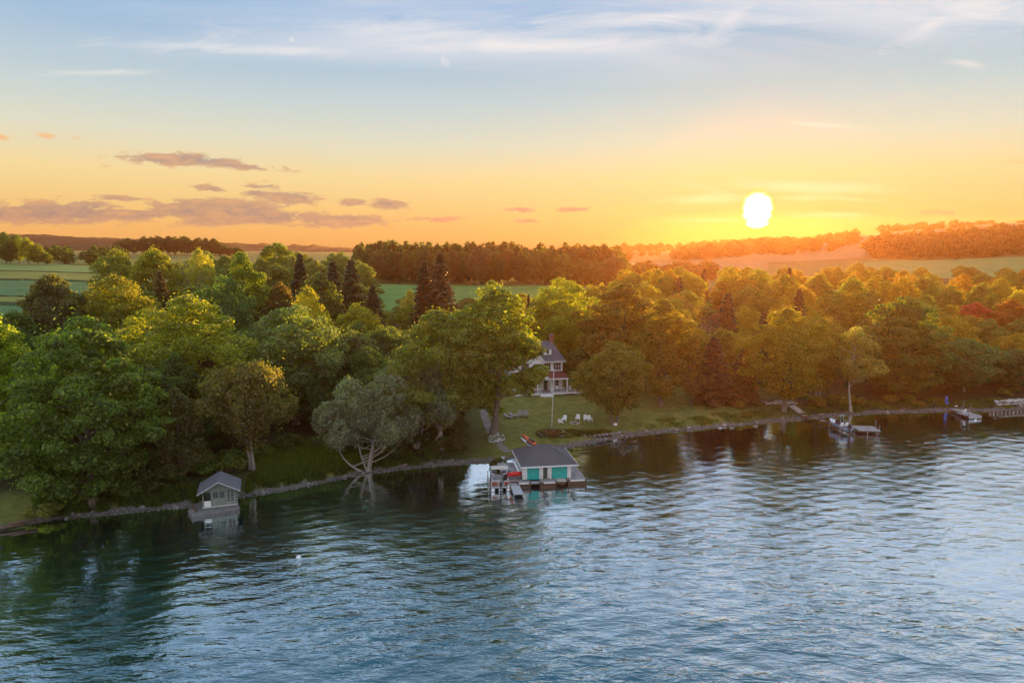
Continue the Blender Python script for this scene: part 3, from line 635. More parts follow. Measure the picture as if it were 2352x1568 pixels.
for s_ in range(2): broadleaf('fork', 65 + s_, H=14, Wd=13, z0=(.26, .34)[s_], nclump=95, per=230, leaf=.38, trunk=.020, trunks=[((-.4, 0), (-1.7, .3), 1.0), ((.4, 0), (1.6, -.3), .9)])
for s_ in range(2): broadleaf('cotton', 67 + s_, H=26, Wd=(13, 16)[s_], z0=.25, nclump=135, per=260, leaf=.42, shape=(.9, .8)[s_], rc=(.07, .13), trunk=.019)
broadleaf('cotton', 70, H=26, Wd=12, z0=.19, nclump=130, per=260, leaf=.42, shape=.9, rc=(.08, .14), trunk=.017)
broadleaf('column', 71, H=13, Wd=7, z0=.05, nclump=85, per=190, leaf=.30, shape=.62, flat=.9, rc=(.10, .17))
for s_ in range(3): broadleaf('far', 81 + s_, H=20, Wd=12, z0=.10, nclump=46, per=62, leaf=.95, shape=(1, .85, 1.1)[s_], rc=(.10, .18))
for s_ in range(3): conifer('spruce', 91 + s_, H=24, Wd=(8, 9.5, 7)[s_], gap=(0, .05, .1)[s_], leafs=.7, dens=13)
conifer('pine', 97, H=18, Wd=7.5, z0=.34, step=.8, leafs=.5, droop=.12, gap=.25)
bare('bare', 99)
for s_ in range(3): bush('bush', 101 + s_)

PLACED = []
TPX = 1.0
def plant(name, label, cat, kind, x, y, H, Wd, tint, group=None, var=None, rz=None, bark=None, rng=random.Random(5)):
    ms = KIND[kind]; wood, crown, H0, W0 = ms[(var if var is not None else rng.randrange(len(ms))) % len(ms)]
    z = lz(x, y); o = thing(name, label, cat, (x, y, z - .05), rng.uniform(0, 6.28) if rz is None else rz, group)
    o.scale = (Wd / W0, Wd / W0, H / H0)
    isb = kind == 'bush'
    t = link('stem' if isb else 'trunk', wood, o, mat=bark or M_BARK); c = link('foliage' if isb else 'crown', crown, o)
    j = lambda: rng.uniform(.93, 1.07)
    c.color = (tint[0] * 1.95 * j(), tint[1] * 1.68 * j(), tint[2] * 1.8 * j(), 1)
    PLACED.append((x, y, Wd / 2)); return o
def plant_px(name, label, kind, px, top, wpx, Y=None, base=None, tint=None, cat='tree', group=None, var=None, rz=None, bark=None):
    """tree whose crown is centred at px, tops out at the row top and is wpx wide; it stands at distance Y or on the row base"""
    if base is not None:
        zg = 1.0
        for _ in range(12):
            x, Y = on_z(px, base, zg); zg = .5 * zg + .5 * lz(x, Y)
    x, _, zt = at_y(px, top, Y)
    z = lz(x, Y); H = (zt - z) * 1.02; dist = Y / ray(px, top)[1]
    return plant(name, label, cat, kind, x, Y, max(H, 2.0), wpx * dist / F, tint, group, var, rz, bark)
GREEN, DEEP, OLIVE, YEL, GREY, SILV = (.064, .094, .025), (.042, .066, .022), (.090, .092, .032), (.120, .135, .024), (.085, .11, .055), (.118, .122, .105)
SPR, BROWN, ORNG, RED, AUT_GLOW = (.034, .048, .022), (.085, .06, .036), (.15, .105, .022), (.20, .055, .03), (.17, .085, .022)  # autumn and red tints partly put the sun's orange glow into the leaves
T = plant_px
# along the left shore
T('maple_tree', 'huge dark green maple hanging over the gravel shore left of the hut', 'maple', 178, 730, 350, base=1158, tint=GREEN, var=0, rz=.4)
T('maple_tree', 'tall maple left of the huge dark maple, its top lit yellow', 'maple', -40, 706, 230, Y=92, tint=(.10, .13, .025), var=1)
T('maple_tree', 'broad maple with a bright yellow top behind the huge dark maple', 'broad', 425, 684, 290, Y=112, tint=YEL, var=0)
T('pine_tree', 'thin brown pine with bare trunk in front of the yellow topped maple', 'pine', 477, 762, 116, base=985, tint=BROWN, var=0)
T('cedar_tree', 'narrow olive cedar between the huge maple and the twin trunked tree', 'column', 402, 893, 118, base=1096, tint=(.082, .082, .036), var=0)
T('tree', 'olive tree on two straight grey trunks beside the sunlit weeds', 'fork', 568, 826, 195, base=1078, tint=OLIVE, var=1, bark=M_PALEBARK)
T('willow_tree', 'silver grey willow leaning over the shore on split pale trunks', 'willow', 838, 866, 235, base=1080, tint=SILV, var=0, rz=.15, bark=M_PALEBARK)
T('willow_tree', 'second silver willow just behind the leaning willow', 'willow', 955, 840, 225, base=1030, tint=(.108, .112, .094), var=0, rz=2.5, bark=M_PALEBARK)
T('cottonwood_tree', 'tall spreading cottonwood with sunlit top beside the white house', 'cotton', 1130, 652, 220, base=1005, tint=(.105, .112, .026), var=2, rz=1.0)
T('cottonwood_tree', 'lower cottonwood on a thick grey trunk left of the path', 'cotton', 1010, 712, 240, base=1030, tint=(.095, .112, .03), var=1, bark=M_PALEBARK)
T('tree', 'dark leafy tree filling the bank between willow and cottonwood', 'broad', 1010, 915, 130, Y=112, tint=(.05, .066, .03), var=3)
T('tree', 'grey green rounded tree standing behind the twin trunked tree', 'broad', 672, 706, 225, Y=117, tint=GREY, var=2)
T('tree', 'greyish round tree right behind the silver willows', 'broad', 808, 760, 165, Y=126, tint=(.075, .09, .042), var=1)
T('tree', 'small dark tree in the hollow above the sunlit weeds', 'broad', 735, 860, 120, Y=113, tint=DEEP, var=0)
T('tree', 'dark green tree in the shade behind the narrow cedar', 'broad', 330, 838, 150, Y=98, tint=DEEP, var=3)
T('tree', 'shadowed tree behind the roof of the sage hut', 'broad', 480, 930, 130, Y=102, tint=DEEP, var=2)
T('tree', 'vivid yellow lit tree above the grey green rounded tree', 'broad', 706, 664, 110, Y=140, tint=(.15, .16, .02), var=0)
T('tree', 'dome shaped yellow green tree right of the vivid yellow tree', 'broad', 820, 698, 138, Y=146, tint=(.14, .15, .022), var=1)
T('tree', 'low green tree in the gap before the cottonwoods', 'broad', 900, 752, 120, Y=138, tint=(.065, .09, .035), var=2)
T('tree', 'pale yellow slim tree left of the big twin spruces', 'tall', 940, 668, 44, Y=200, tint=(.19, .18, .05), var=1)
# conifers of the middle belt
T('spruce_tree', 'dark slim spruce standing alone above the grey wood', 'spruce', 688, 583, 84, Y=190, tint=SPR, var=2)
T('spruce_tree', 'left one of two dark spruces before the long wood', 'spruce', 764, 601, 96, Y=186, tint=SPR, var=0)
T('spruce_tree', 'right one of two dark spruces before the long wood', 'spruce', 806, 597, 118, Y=180, tint=(.04, .05, .02), var=1)
T('spruce_tree', 'short bushy spruce at the near corner of the meadow', 'spruce', 856, 656, 84, Y=178, tint=SPR, var=0)
T('spruce_tree', 'slightly lower spruce of the big pair before the meadow', 'spruce', 974, 602, 92, Y=182, tint=(.045, .05, .02), var=2)
T('spruce_tree', 'tallest broad spruce of the big pair before the meadow', 'spruce', 1010, 583, 126, Y=180, tint=(.042, .046, .02), var=1)
T('spruce_tree', 'small golden spruce tucked among the left trees', 'spruce', 366, 622, 86, Y=170, tint=(.09, .08, .02), var=0)
T('spruce_tree', 'thin dark spruce peering over the cottonwood top', 'spruce', 1214, 676, 30, Y=190, tint=SPR, var=2)
# left middle belt
T('tree', 'dark round tree at the edge of the crop fields', 'broad', 118, 630, 150, Y=150, tint=(.06, .07, .03), var=3)
T('tree', 'orange flushed tree between the dark round tree and the golden spruce', 'broad', 262, 636, 190, Y=158, tint=(.13, .115, .022), var=0)
T('tree', 'green crown touching the far fields', 'broad', 262, 574, 104, Y=232, tint=(.09, .11, .03), var=2)
T('tree', 'bright tall crown right of the crown touching the fields', 'broad', 350, 570, 110, Y=228, tint=(.13, .14, .025), var=1)
T('tree', 'pale yellow crown rising out of the grey scrub', 'broad', 456, 574, 64, Y=245, tint=(.17, .165, .05), var=0)
T('tree', 'tall green tree with lit right flank above the yellow topped maple', 'tall', 555, 582, 106, Y=172, tint=(.08, .11, .025), var=1)
T('tree', 'bluish green tree below the tall green tree', 'broad', 512, 636, 120, Y=150, tint=(.05, .085, .035), var=2)
T('tree', 'brown dead looking tree beside the lone slim spruce', 'tall', 640, 646, 74, Y=175, tint=(.095, .075, .035), var=0)
T('tree', 'wide dark tree below the two dark spruces', 'broad', 735, 626, 110, Y=168, tint=(.06, .07, .026), var=3)
T('tree', 'tall leafy tree at the left end of the long wood', 'tall', 638, 556, 92, Y=300, tint=(.085, .11, .03), var=0)
T('bare_tree', 'grey leafless tree in the scrub under the pale yellow crown', 'bare', 425, 596, 60, Y=235, tint=(.12, .10, .08))
T('bare_tree', 'pinkish leafless tree beside the orange maple', 'bare', 1612, 735, 60, Y=165, tint=(.12, .09, .07))
# around and right of the house
T('tree', 'yellow green tree rising behind the chimney of the white house', 'broad', 1290, 642, 150, Y=168, tint=(.13, .135, .024), var=2)
T('maple_tree', 'big russet tinged maple right of the white house', 'maple', 1438, 656, 235, Y=150, tint=(.105, .085, .024), var=1)
T('maple_tree', 'tall dark gold maple on a straight trunk beside the russet one', 'tall', 1526, 690, 140, base=932, tint=(.10, .09, .022), var=1)
T('tree', 'small rounded tree on a forked trunk behind the blank white sign', 'fork', 1414, 792, 170, base=976, tint=(.10, .088, .026), var=0, rz=.2)
T('tree', 'dark bushy tree against the right wall of the house', 'broad', 1330, 800, 90, Y=146, tint=(.055, .06, .022), var=1)
T('spruce_tree', 'dark red brown spruce in the shade left of the sunbeam lawn', 'spruce', 1640, 775, 120, base=925, tint=(.07, .05, .022), var=1)
T('spruce_tree', 'second shaded spruce nearer the stone terrace', 'spruce', 1710, 800, 95, base=922, tint=(.07, .055, .022), var=0)
T('tree', 'slanting slim tree at the edge of the lawn', 'sparse', 1592, 800, 80, base=932, tint=(.09, .075, .03), var=1)
T('oak_tree', 'wide orange green oak shading the stone terrace', 'broad', 1812, 712, 190, base=945, tint=(.115, .10, .018), var=0)
T('oak_tree', 'olive oak on a pale forked trunk behind the lake stairs', 'fork', 1890, 738, 130, base=918, tint=(.115, .108, .02), var=2, bark=M_PALEBARK)
T('ash_tree', 'slender pale ash on a long bare trunk beside the moored speedboat', 'sparse', 1968, 755, 112, base=946, tint=(.12, .125, .05), var=0, bark=M_PALEBARK)
T('tree', 'massive dark green tree sweeping down to the water', 'maple', 2078, 682, 205, Y=147, tint=(.055, .082, .026), var=0)
T('tree', 'low shore tree left of the fishing dock', 'broad', 2072, 820, 120, Y=144, tint=(.07, .085, .026), var=1)
T('tree', 'rounded blue green tree above the blue kayak', 'broad', 2222, 780, 170, Y=150, tint=(.055, .09, .038), var=2)
T('tree', 'leafy green tree above the stone seawall', 'broad', 2330, 802, 140, Y=152, tint=(.05, .082, .036), var=3)
T('maple_tree', 'glowing orange maple right of the deep red tree', 'maple', 2330, 690, 130, Y=185, tint=AUT_GLOW, var=1)
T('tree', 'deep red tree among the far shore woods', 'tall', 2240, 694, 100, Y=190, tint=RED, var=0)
# ------------------------------------------------------------------ woods, row by row
rnd = random.Random(77)
def vis_px(x, y): return CX + F * x / y * 1.0
def clear_of(x, y, r):
    return all((x - a) ** 2 + (y - b) ** 2 > (.55 * (r + q)) ** 2 for a, b, q in PLACED)
def wood(label, group, n, pxr, Yr, topf, Wr, tints, kinds=('broad',), name='tree', dx=None, keep=None):
    got = tries = 0
    while got < n and tries < n * 60:
        tries += 1
        px = rnd.uniform(*pxr); Y = rnd.uniform(*Yr); lo, hi = topf(px, Y) if callable(topf) else topf
        x = (px - CX) / F * Y; W_ = rnd.uniform(*Wr)
        if keep and not keep(px, Y): continue
        if not clear_of(x, Y, W_ / 2): continue
        H = rnd.uniform(lo, hi); k = rnd.choice(kinds)
        if k == 'spruce': W_ *= .85; H *= 1.12
        plant('spruce_tree' if k == 'spruce' else name, label[1] if (k == 'spruce' and isinstance(label, tuple)) else (label[0] if isinstance(label, tuple) else label), 'tree', k, x, Y, H, W_, SPR if k == 'spruce' else rnd.choice(tints), group); got += 1
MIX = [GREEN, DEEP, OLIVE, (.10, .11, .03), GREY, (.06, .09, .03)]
GLOW_GOLD = [(.15, .135, .025), (.125, .12, .03), (.10, .105, .032), (.17, .125, .022), (.10, .12, .03), (.15, .12, .022)]  # leaf tints warmed and brightened to stand in for low sun on crowns
house_gap = lambda px, Y: not (1185 < px < 1345 and Y < 168)
# first the gaps right behind the shore trees
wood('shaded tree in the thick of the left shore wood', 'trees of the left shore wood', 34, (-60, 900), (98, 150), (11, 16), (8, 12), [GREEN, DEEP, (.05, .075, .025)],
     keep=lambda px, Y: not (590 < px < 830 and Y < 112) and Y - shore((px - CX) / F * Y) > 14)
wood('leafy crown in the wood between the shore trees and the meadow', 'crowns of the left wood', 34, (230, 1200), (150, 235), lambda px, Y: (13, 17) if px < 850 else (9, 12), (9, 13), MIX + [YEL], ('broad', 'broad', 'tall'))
wood(('hazy green crown in the wood before the dark copse', 'far spruce in the wood before the dark copse'), 'crowns of the far left wood', 26, (400, 850), (240, 330), (17, 21), (10, 13), [(.10, .11, .045), GREY, (.085, .10, .035)], ('broad', 'broad', 'tall'))
wood('backlit crown behind the white house and the russet maple', 'crowns behind the house', 18, (1190, 1600), (168, 235), (13, 17), (9, 13), GLOW_GOLD, keep=house_gap)
wood(('golden backlit crown in the wood under the sun', 'golden hazed spruce in the wood under the sun'), 'crowns of the wood under the sun', 66, (1400, 2480), (165, 300), lambda px, Y: (13.5, 18.5), (9, 13.5), GLOW_GOLD, ('broad', 'broad', 'tall', 'broad', 'broad', 'broad', 'tall', 'broad', 'broad', 'tall', 'broad', 'broad', 'spruce'))
wood('small dark tree in the shade behind the lakeside lawn', 'shaded trees behind the lawn', 16, (1560, 2420), (152, 172), (10, 14), (7, 10), GLOW_GOLD + [DEEP])
wood('far golden crown at the back of the wood under the sun', 'back crowns of the wood under the sun', 20, (1420, 2060), (305, 400), (12, 16), (10, 14), GLOW_GOLD, ('broad',))
wood('scattered bush like tree in front of the hill field', 'trees before the hill field', 10, (1980, 2440), (320, 440), (8, 12), (9, 12), GLOW_GOLD, ('broad',))
# the long wood behind the meadow: its front as single trees, its depth as one mass
px = 832.0
while px < 1440:
    Y = 410 + rnd.uniform(-6, 12) + max(0, 1000 - px) * .06; x = (px - CX) / F * Y; W_ = rnd.uniform(8, 13)
    tall_ = rnd.random() < .45
    plant('tree', 'tall tree at the front of the long dense wood behind the meadow', 'tree', 'tall' if tall_ else 'broad', x, Y, rnd.uniform(19, 24) * (1 if px < 1330 else .8), W_ * (.85 if tall_ else 1.1), rnd.choice([(.055, .07, .03), (.07, .085, .035), (.045, .06, .03), (.075, .07, .04)]), 'trees of the long wood')
    px += W_ * F / Y * rnd.uniform(.38, .62)
# copse on the left skyline
for Ya in (850, 875):
    px = 290.0
    while px < 562:
        x = (px - CX) / F * Ya; tp = np.interp(px, [285, 320, 430, 500, 562], [556, 546, 544, 551, 572])
        plant('tree', 'dark tree of the copse on the skyline behind the fields', 'tree', 'broad', x, Ya + rnd.uniform(-8, 8), max(8, at_y(px, tp + rnd.uniform(-4, 6), Ya)[2] - lz(x, Ya)), rnd.uniform(12, 18), (.035, .045, .022), 'trees of the skyline copse'); px += rnd.uniform(12, 24)
# wood edge beyond the crop fields, far left
for px, tp, w_, tn in ((-30, 536, 60, GREEN), (8, 534, 46, (.06, .085, .03)), (38, 540, 40, (.10, .12, .03)), (60, 546, 36, (.13, .14, .03)), (84, 560, 34, (.10, .12, .03)), (20, 556, 40, DEEP), (104, 580, 28, (.06, .08, .03))):
    plant_px('tree', 'lit tree of the wood edge beyond the crop fields', 'broad', px, tp, w_, Y=500 + rnd.uniform(-8, 8), tint=tn, group='trees of the far wood edge')
# trees along the right-hand ridge
for px, tp, w_, lb in ((2222, 508, 16, 'small round tree at the left of the hilltop trio'), (2252, 506, 30, 'broad tree in the middle of the hilltop trio'), (2276, 505, 22, 'open crowned tree at the right of the hilltop trio'), (2292, 514, 10, 'tiny bush beside the hilltop trio'), (2345, 506, 32, 'lone dark round tree on the bare hilltop')):
    plant_px('tree', lb, 'far', px, tp, w_, Y=1240, tint=(.045, .045, .024))
# the wood that covers the hill flank: one mass
def mass(name, label, n, fn, tint, Hr, Wr):
    ms = KIND['far'][:]; rng = np.random.default_rng(len(name)); VV, TT, b = [], [], 0
    for i in range(n):
        x, y = fn(rng); wood_, crown, H0, W0 = ms[i % 3]
        nv = len(crown.vertices); V = np.empty(nv * 3, np.float32); crown.vertices.foreach_get('co', V); V = V.reshape(-1, 4, 3)
        T = np.empty(nv // 4, np.float32); crown.attributes['tint'].data.foreach_get('value', T)
        pick = rng.random(len(V)) < .38; V = V[pick].copy(); T = T[pick] * rng.uniform(.75, 1.25)
        cen = V.mean(1, keepdims=True); V = cen + (V - cen) * 1.75
        a = rng.uniform(0, 6.28); c_, s_ = math.cos(a), math.sin(a); H = rng.uniform(*Hr); W_ = rng.uniform(*Wr)
        X = (V[..., 0] * c_ - V[..., 1] * s_) * W_ / W0 + x; Y = (V[..., 0] * s_ + V[..., 1] * c_) * W_ / W0 + y; Z = V[..., 2] * H / H0 + lz(x, y)
        VV.append(np.stack([X, Y, Z], -1).reshape(-1, 3)); TT.append(T)
    V = np.concatenate(VV); o = link(name, mesh_np(name, V, quads_of(len(V)), M_LEAF, np.concatenate(TT))); o.color = (*tint, 1)
    return tag(o, label, kind='stuff')
def hillflank(rng):
    px = rng.uniform(1995, 2620); f = rng.random(); Y0 = np.interp(px, [1995, 2080, 2352], [640, 605, 600]); Y1 = np.interp(px, [1995, 2150, 2352], [740, 840, 870]); Y = Y0 + (Y1 - Y0) * f
    return (px - CX) / F * Y, Y
mass('hillside_wood', 'unbroken wood covering the flank of the right hill', 330, hillflank, (.06, .075, .03), (10, 21), (11, 18))
def ridgewood(rng):
    px = rng.uniform(1560, 1960); Y = rng.uniform(760, 1180); return (px - CX) / F * Y, Y
mass('ridge_wood', 'hazy wood on the slope straight below the sun', 200, ridgewood, (.07, .07, .03), (8, 18), (11, 18))
def farlow(rng):
    px = rng.uniform(1330, 1640); Y = rng.choice([480, 540, 800, 980]) + rng.uniform(-25, 25); return (px - CX) / F * Y, Y
mass('hedgerow_wood', 'hedges and small trees between the hazy golden fields', 90, farlow, (.075, .075, .03), (7, 12), (10, 14))

def ridgerow(rng):
    while True:
        px = rng.uniform(1385, 2215); Y = 1250 + rng.uniform(-45, 45)
        if math.sin(px * .05) + math.sin(px * .021 + 1) > -1.2: return (px - CX) / F * Y, Y
mass('ridge_trees', 'dark row of trees along the ridge under the sun', 150, ridgerow, (.05, .05, .025), (5, 17), (8, 17))
def hedge(rng):
    px = rng.uniform(95, 300); Y = rng.uniform(520, 720); return (px - CX) / F * Y, Y
mass('hedge_trees', 'hedges and low trees below the far left ridge', 46, hedge, (.06, .085, .03), (7, 14), (9, 14))
def longwood(rng):
    px = rng.uniform(830, 1420); Y = rng.uniform(425, 500) + max(0, 1000 - px) * .06; return (px - CX) / F * Y, Y
mass('deep_wood', 'depth of the long wood behind its front row of trees', 200, longwood, (.055, .07, .03), (18, 26), (10, 13))
# ------------------------------------------------------------------ undergrowth and shore stones
def onland(px, d):
    x = (px - CX) / F * 100
    for _ in range(6): y = shore(x) + d; x = (px - CX) / F * y
    return float(x), float(y)
for i in range(46):
    px = rnd.uniform(60, 1010); d = rnd.uniform(4, 16)
    if 425 < px < 545 and d < 9: continue
    if 560 < px < 835 and d < 12: continue
    x, y = onland(px, d)
    plant('shrub', 'leafy green shrub in the undergrowth along the left shore', 'shrub', 'bush', x, y, rnd.uniform(1.6, 3.4), rnd.uniform(2.8, 5), rnd.choice([(.05, .085, .025), (.07, .10, .028), (.06, .075, .03), (.04, .06, .02)]), 'undergrowth shrubs of the left shore')
for px, d, h_, w_ in ((880, 5, 3.2, 6), (915, 7, 4.2, 7), (985, 6, 3.8, 6), (1025, 8, 4.5, 6.5), (870, 11, 5, 8), (960, 12, 5.5, 8), (1045, 5, 2.6, 4.5), (790, 9, 4, 6)):
    x, y = onland(px, d); plant('shrub', 'x', 'shrub', 'bush', x, y, h_, w_, (.04, .055, .026), 'undergrowth shrubs of the left shore')
for i in range(40):
    px = rnd.uniform(1560, 2352); d = rnd.uniform(2.8, 9)
    x, y = onland(px, d)
    if px < 1700 and d > 4: continue
    if 1735 < px < 1865: continue
    if px > 2150 and d < 7: continue
    plant('shrub', 'low golden green shrub on the bank right of the lawn', 'shrub', 'bush', x, y, rnd.uniform(.8, 1.9), rnd.uniform(2, 3.6), rnd.choice([(.10, .10, .028), (.085, .095, .028), (.12, .10, .03)]), 'bank shrubs right of the lawn')
def tufts(name, label, pts, tint, H=(.5, 1.1), seed=3, per=9):
    rng = np.random.default_rng(seed); P_ = np.repeat(np.asarray(pts), per, 0); k = len(P_)
    P_[:, :2] += rng.normal(size=(k, 2)) * .22; h = rng.uniform(*H, k); a = rng.uniform(0, 6.28, k); w = rng.uniform(.03, .09, k)
    tip = np.stack([np.cos(a + 1) * h * .35, np.sin(a + 1) * h * .35, h], -1); sd_ = np.stack([np.cos(a) * w, np.sin(a) * w, 0 * a], -1)
    V = np.stack([P_ - sd_, P_ + sd_, P_ + tip * .6 + sd_ * .8, P_ + tip], 1).reshape(-1, 3)
    o = link(name, mesh_np(name, V, quads_of(len(V)), M_LEAF, rng.normal(1, .25, k).clip(.4, 1.7))); o.color = (*tint, 1)
    return tag(o, label, kind='stuff')
pts = []
for i in range(3400):
    px = rnd.uniform(572, 835); d = rnd.uniform(2.4, 17) if rnd.random() < .8 else rnd.uniform(2.4, 6); x, y = onland(px, d); pts.append((x, y, lz(x, y)))
tufts('tall_grass', 'tall yellow green weeds on the open bank left of the willow', pts, (.095, .12, .03), (.5, 1.3))
pts = []
for i in range(5600):
    px = rnd.uniform(30, 1130); d = rnd.uniform(1.25, 5.5) + .7 * math.sin(px * .045) * math.sin(px * .013 + 1); x, y = onland(px, d)
    if 430 < px < 545 and d < 5: continue
    if rnd.random() < (px - 860) / 230 or rnd.random() < .5 + .5 * math.sin(px * .11 + d): continue
    pts.append((x, y, lz(x, y)))
tufts('shore_grass', 'rough grass fringing the gravel of the left shore', pts, (.065, .095, .026), (.35, .9), 4)
pts = []
for i in range(3200):
    px = rnd.uniform(1440, 2352); d = rnd.uniform(1.5, 5) + .5 * math.sin(px * .05)
    if 1800 < px < 1856 or rnd.random() < (1640 - px) / 200 or rnd.random() < .5 + .5 * math.sin(px * .09 + d): continue
    x, y = onland(px, d); pts.append((x, y, lz(x, y)))
tufts('shore_grass', 'rough grass above the gravel beach right of the lawn', pts, (.10, .115, .03), (.16, .42), 5)
M_STONE = simple('stone', (.27, .255, .24), .85, .35, 2.5, bump=.6)
def rocks(seed, n=12):
    import bmesh
    out_ = []
    for k in range(n):
        rr = random.Random(seed + k); bm = bmesh.new(); bmesh.ops.create_icosphere(bm, subdivisions=1, radius=.5)
        for v_ in bm.verts: v_.co = Vector((v_.co.x * rr.uniform(.8, 1.25), v_.co.y * rr.uniform(.8, 1.2), v_.co.z * rr.uniform(.55, .9)))
        me = bpy.data.meshes.new('rock'); bm.to_mesh(me); bm.free(); me.materials.append(M_STONE); out_.append(me)
    return out_
ROCK = rocks(3)
# gravel: thousands of pebbles nobody could count
tv = np.array([(1, 0, 0), (-1, 0, 0), (0, 1, 0), (0, -1, 0), (0, 0, .7), (0, 0, -.7)]) * .5; tf = np.array([(0, 2, 4), (2, 1, 4), (1, 3, 4), (3, 0, 4), (2, 0, 5), (1, 2, 5), (3, 1, 5), (0, 3, 5)])
def pebbles(name, label, n, pxr, dr, sz, seed):
    rng = np.random.default_rng(seed); VV = []
    for i in range(n):
        x, y = onland(rng.uniform(*pxr), rng.uniform(*dr)); s = sz[0] + (sz[1] - sz[0]) * rng.random() ** 3; a = rng.uniform(0, 6.28); c_, s_ = math.cos(a), math.sin(a)
        q = tv * s * rng.uniform(.7, 1.3, (1, 3)); q = np.stack([q[:, 0] * c_ - q[:, 1] * s_ + x, q[:, 0] * s_ + q[:, 1] * c_ + y, q[:, 2] + lz(x, y) + .02], -1); VV.append(q)
    V = np.concatenate(VV); Fq = (tf[None] + 6 * np.arange(n)[:, None, None]).reshape(-1, 3)
    return tag(link(name, mesh_np(name, V, Fq, M_STONE)), label, kind='stuff')
pebbles('gravel', 'pale gravel along the left shore', 3000, (120, 1130), (-.3, 1.9), (.10, .30), 1)
pebbles('gravel', 'gravel beach along the right shore', 3000, (1250, 2352), (-.3, 2.0), (.10, .40), 2)
# ------------------------------------------------------------------ painted, wooden and metal surfaces
WHITE = simple('white_paint', (.84, .84, .83), .5, .08, 2.5, bump=.15)
TEAL = simple('teal_paint', (.0, .43, .40), .45, .10, 2)
DGREEN = simple('dark_green_paint', (.03, .07, .05), .5, .2)
SLATE = simple('slate_shingle', (.10, .10, .112), .8, .35, 6, bump=.5)
BLUSH = simple('brown_shingle', (.10, .095, .105), .8, .3, 5, bump=.5)
REDROOF = simple('dark_red_roof', (.16, .035, .035), .7, .25, 5, bump=.4)
DECK = simple('grey_deck', (.33, .32, .33), .8, .22, 4, bump=.4, stretch=(1, 6, 1))
TIMBER = simple('brown_timber', (.13, .085, .055), .85, .35, 3, bump=.6, stretch=(.5, 4, 4))
ALU = simple('aluminium', (.62, .64, .66), .35, .12, 3, metal=.75)
DOCKM = simple('dock_panel', (.40, .43, .47), .6, .12, 3, bump=.3)
BLACK = simple('black_plastic', (.02, .02, .022), .4, .2)
RUBBER = simple('dark_glass', (.012, .014, .018), .1, .2)
CREAM = simple('cream_canvas', (.50, .47, .42), .85, .1, 3, bump=.3)
SEAT = simple('grey_vinyl', (.48, .48, .50), .5, .08, 3)
RUST = simple('rust_red_panel', (.30, .075, .035), .45, .15, 2)
RED = simple('red_plastic', (.62, .02, .02), .35, .1, 2); YELP = simple('yellow_plastic', (.65, .42, .03), .4, .1)
ORANGE = simple('orange_plastic', (.85, .13, .035), .4, .08, 2); LILAC = simple('pale_plastic', (.66, .66, .74), .4, .08)
BLUEP = simple('blue_plastic', (.02, .10, .55), .4, .1, 2)
SAGE = simple('sage_paint', (.21, .25, .21), .65, .18, 3, bump=.25, stretch=(4, 4, .5))
CONC = simple('concrete', (.21, .20, .195), .9, .25, 1.6, bump=.5)
BRICK = simple('chimney_brick', (.30, .10, .07), .9, .2, 6, bump=.4)
PLAST = simple('chair_white', (.86, .86, .88), .45, .04)
GREYP = simple('chair_grey', (.30, .27, .29), .6, .1)
FLAGS = simple('path_stone', (.20, .18, .165), .9, .25, 2, bump=.5)
PALEST = simple('pale_stone', (.46, .43, .40), .9, .25, 2, bump=.6)
STEEL = simple('galvanised', (.55, .54, .52), .45, .12, 3, metal=.3)
def P3(px, py, z): return Vector((*on_z(px, py, z), z))
def gnd(px, py):
    z = 1.0
    for _ in range(14): x, y = on_z(px, py, z); z = .5 * z + .5 * lz(x, y)
    return Vector((x, y, z))
def courses(mb, a, b, c, d, n, th=.035):
    """lapped shingle courses on the slope a-b (eave) to d-c (top)"""
    a, b, c, d = map(Vector, (a, b, c, d)); nr = (b - a).cross(d - a).normalized()
    if nr.z < 0: nr = -nr
    for k in range(n):
        t0, t1 = k / n, min(1, (k + 1.12) / n)
        p = [a.lerp(d, t0) + nr * th, b.lerp(c, t0) + nr * th, b.lerp(c, t1) + nr * .006, a.lerp(d, t1) + nr * .006]
        mb.add(p + [p[0] - nr * th, p[1] - nr * th], [(0, 1, 2, 3), (4, 5, 1, 0)])

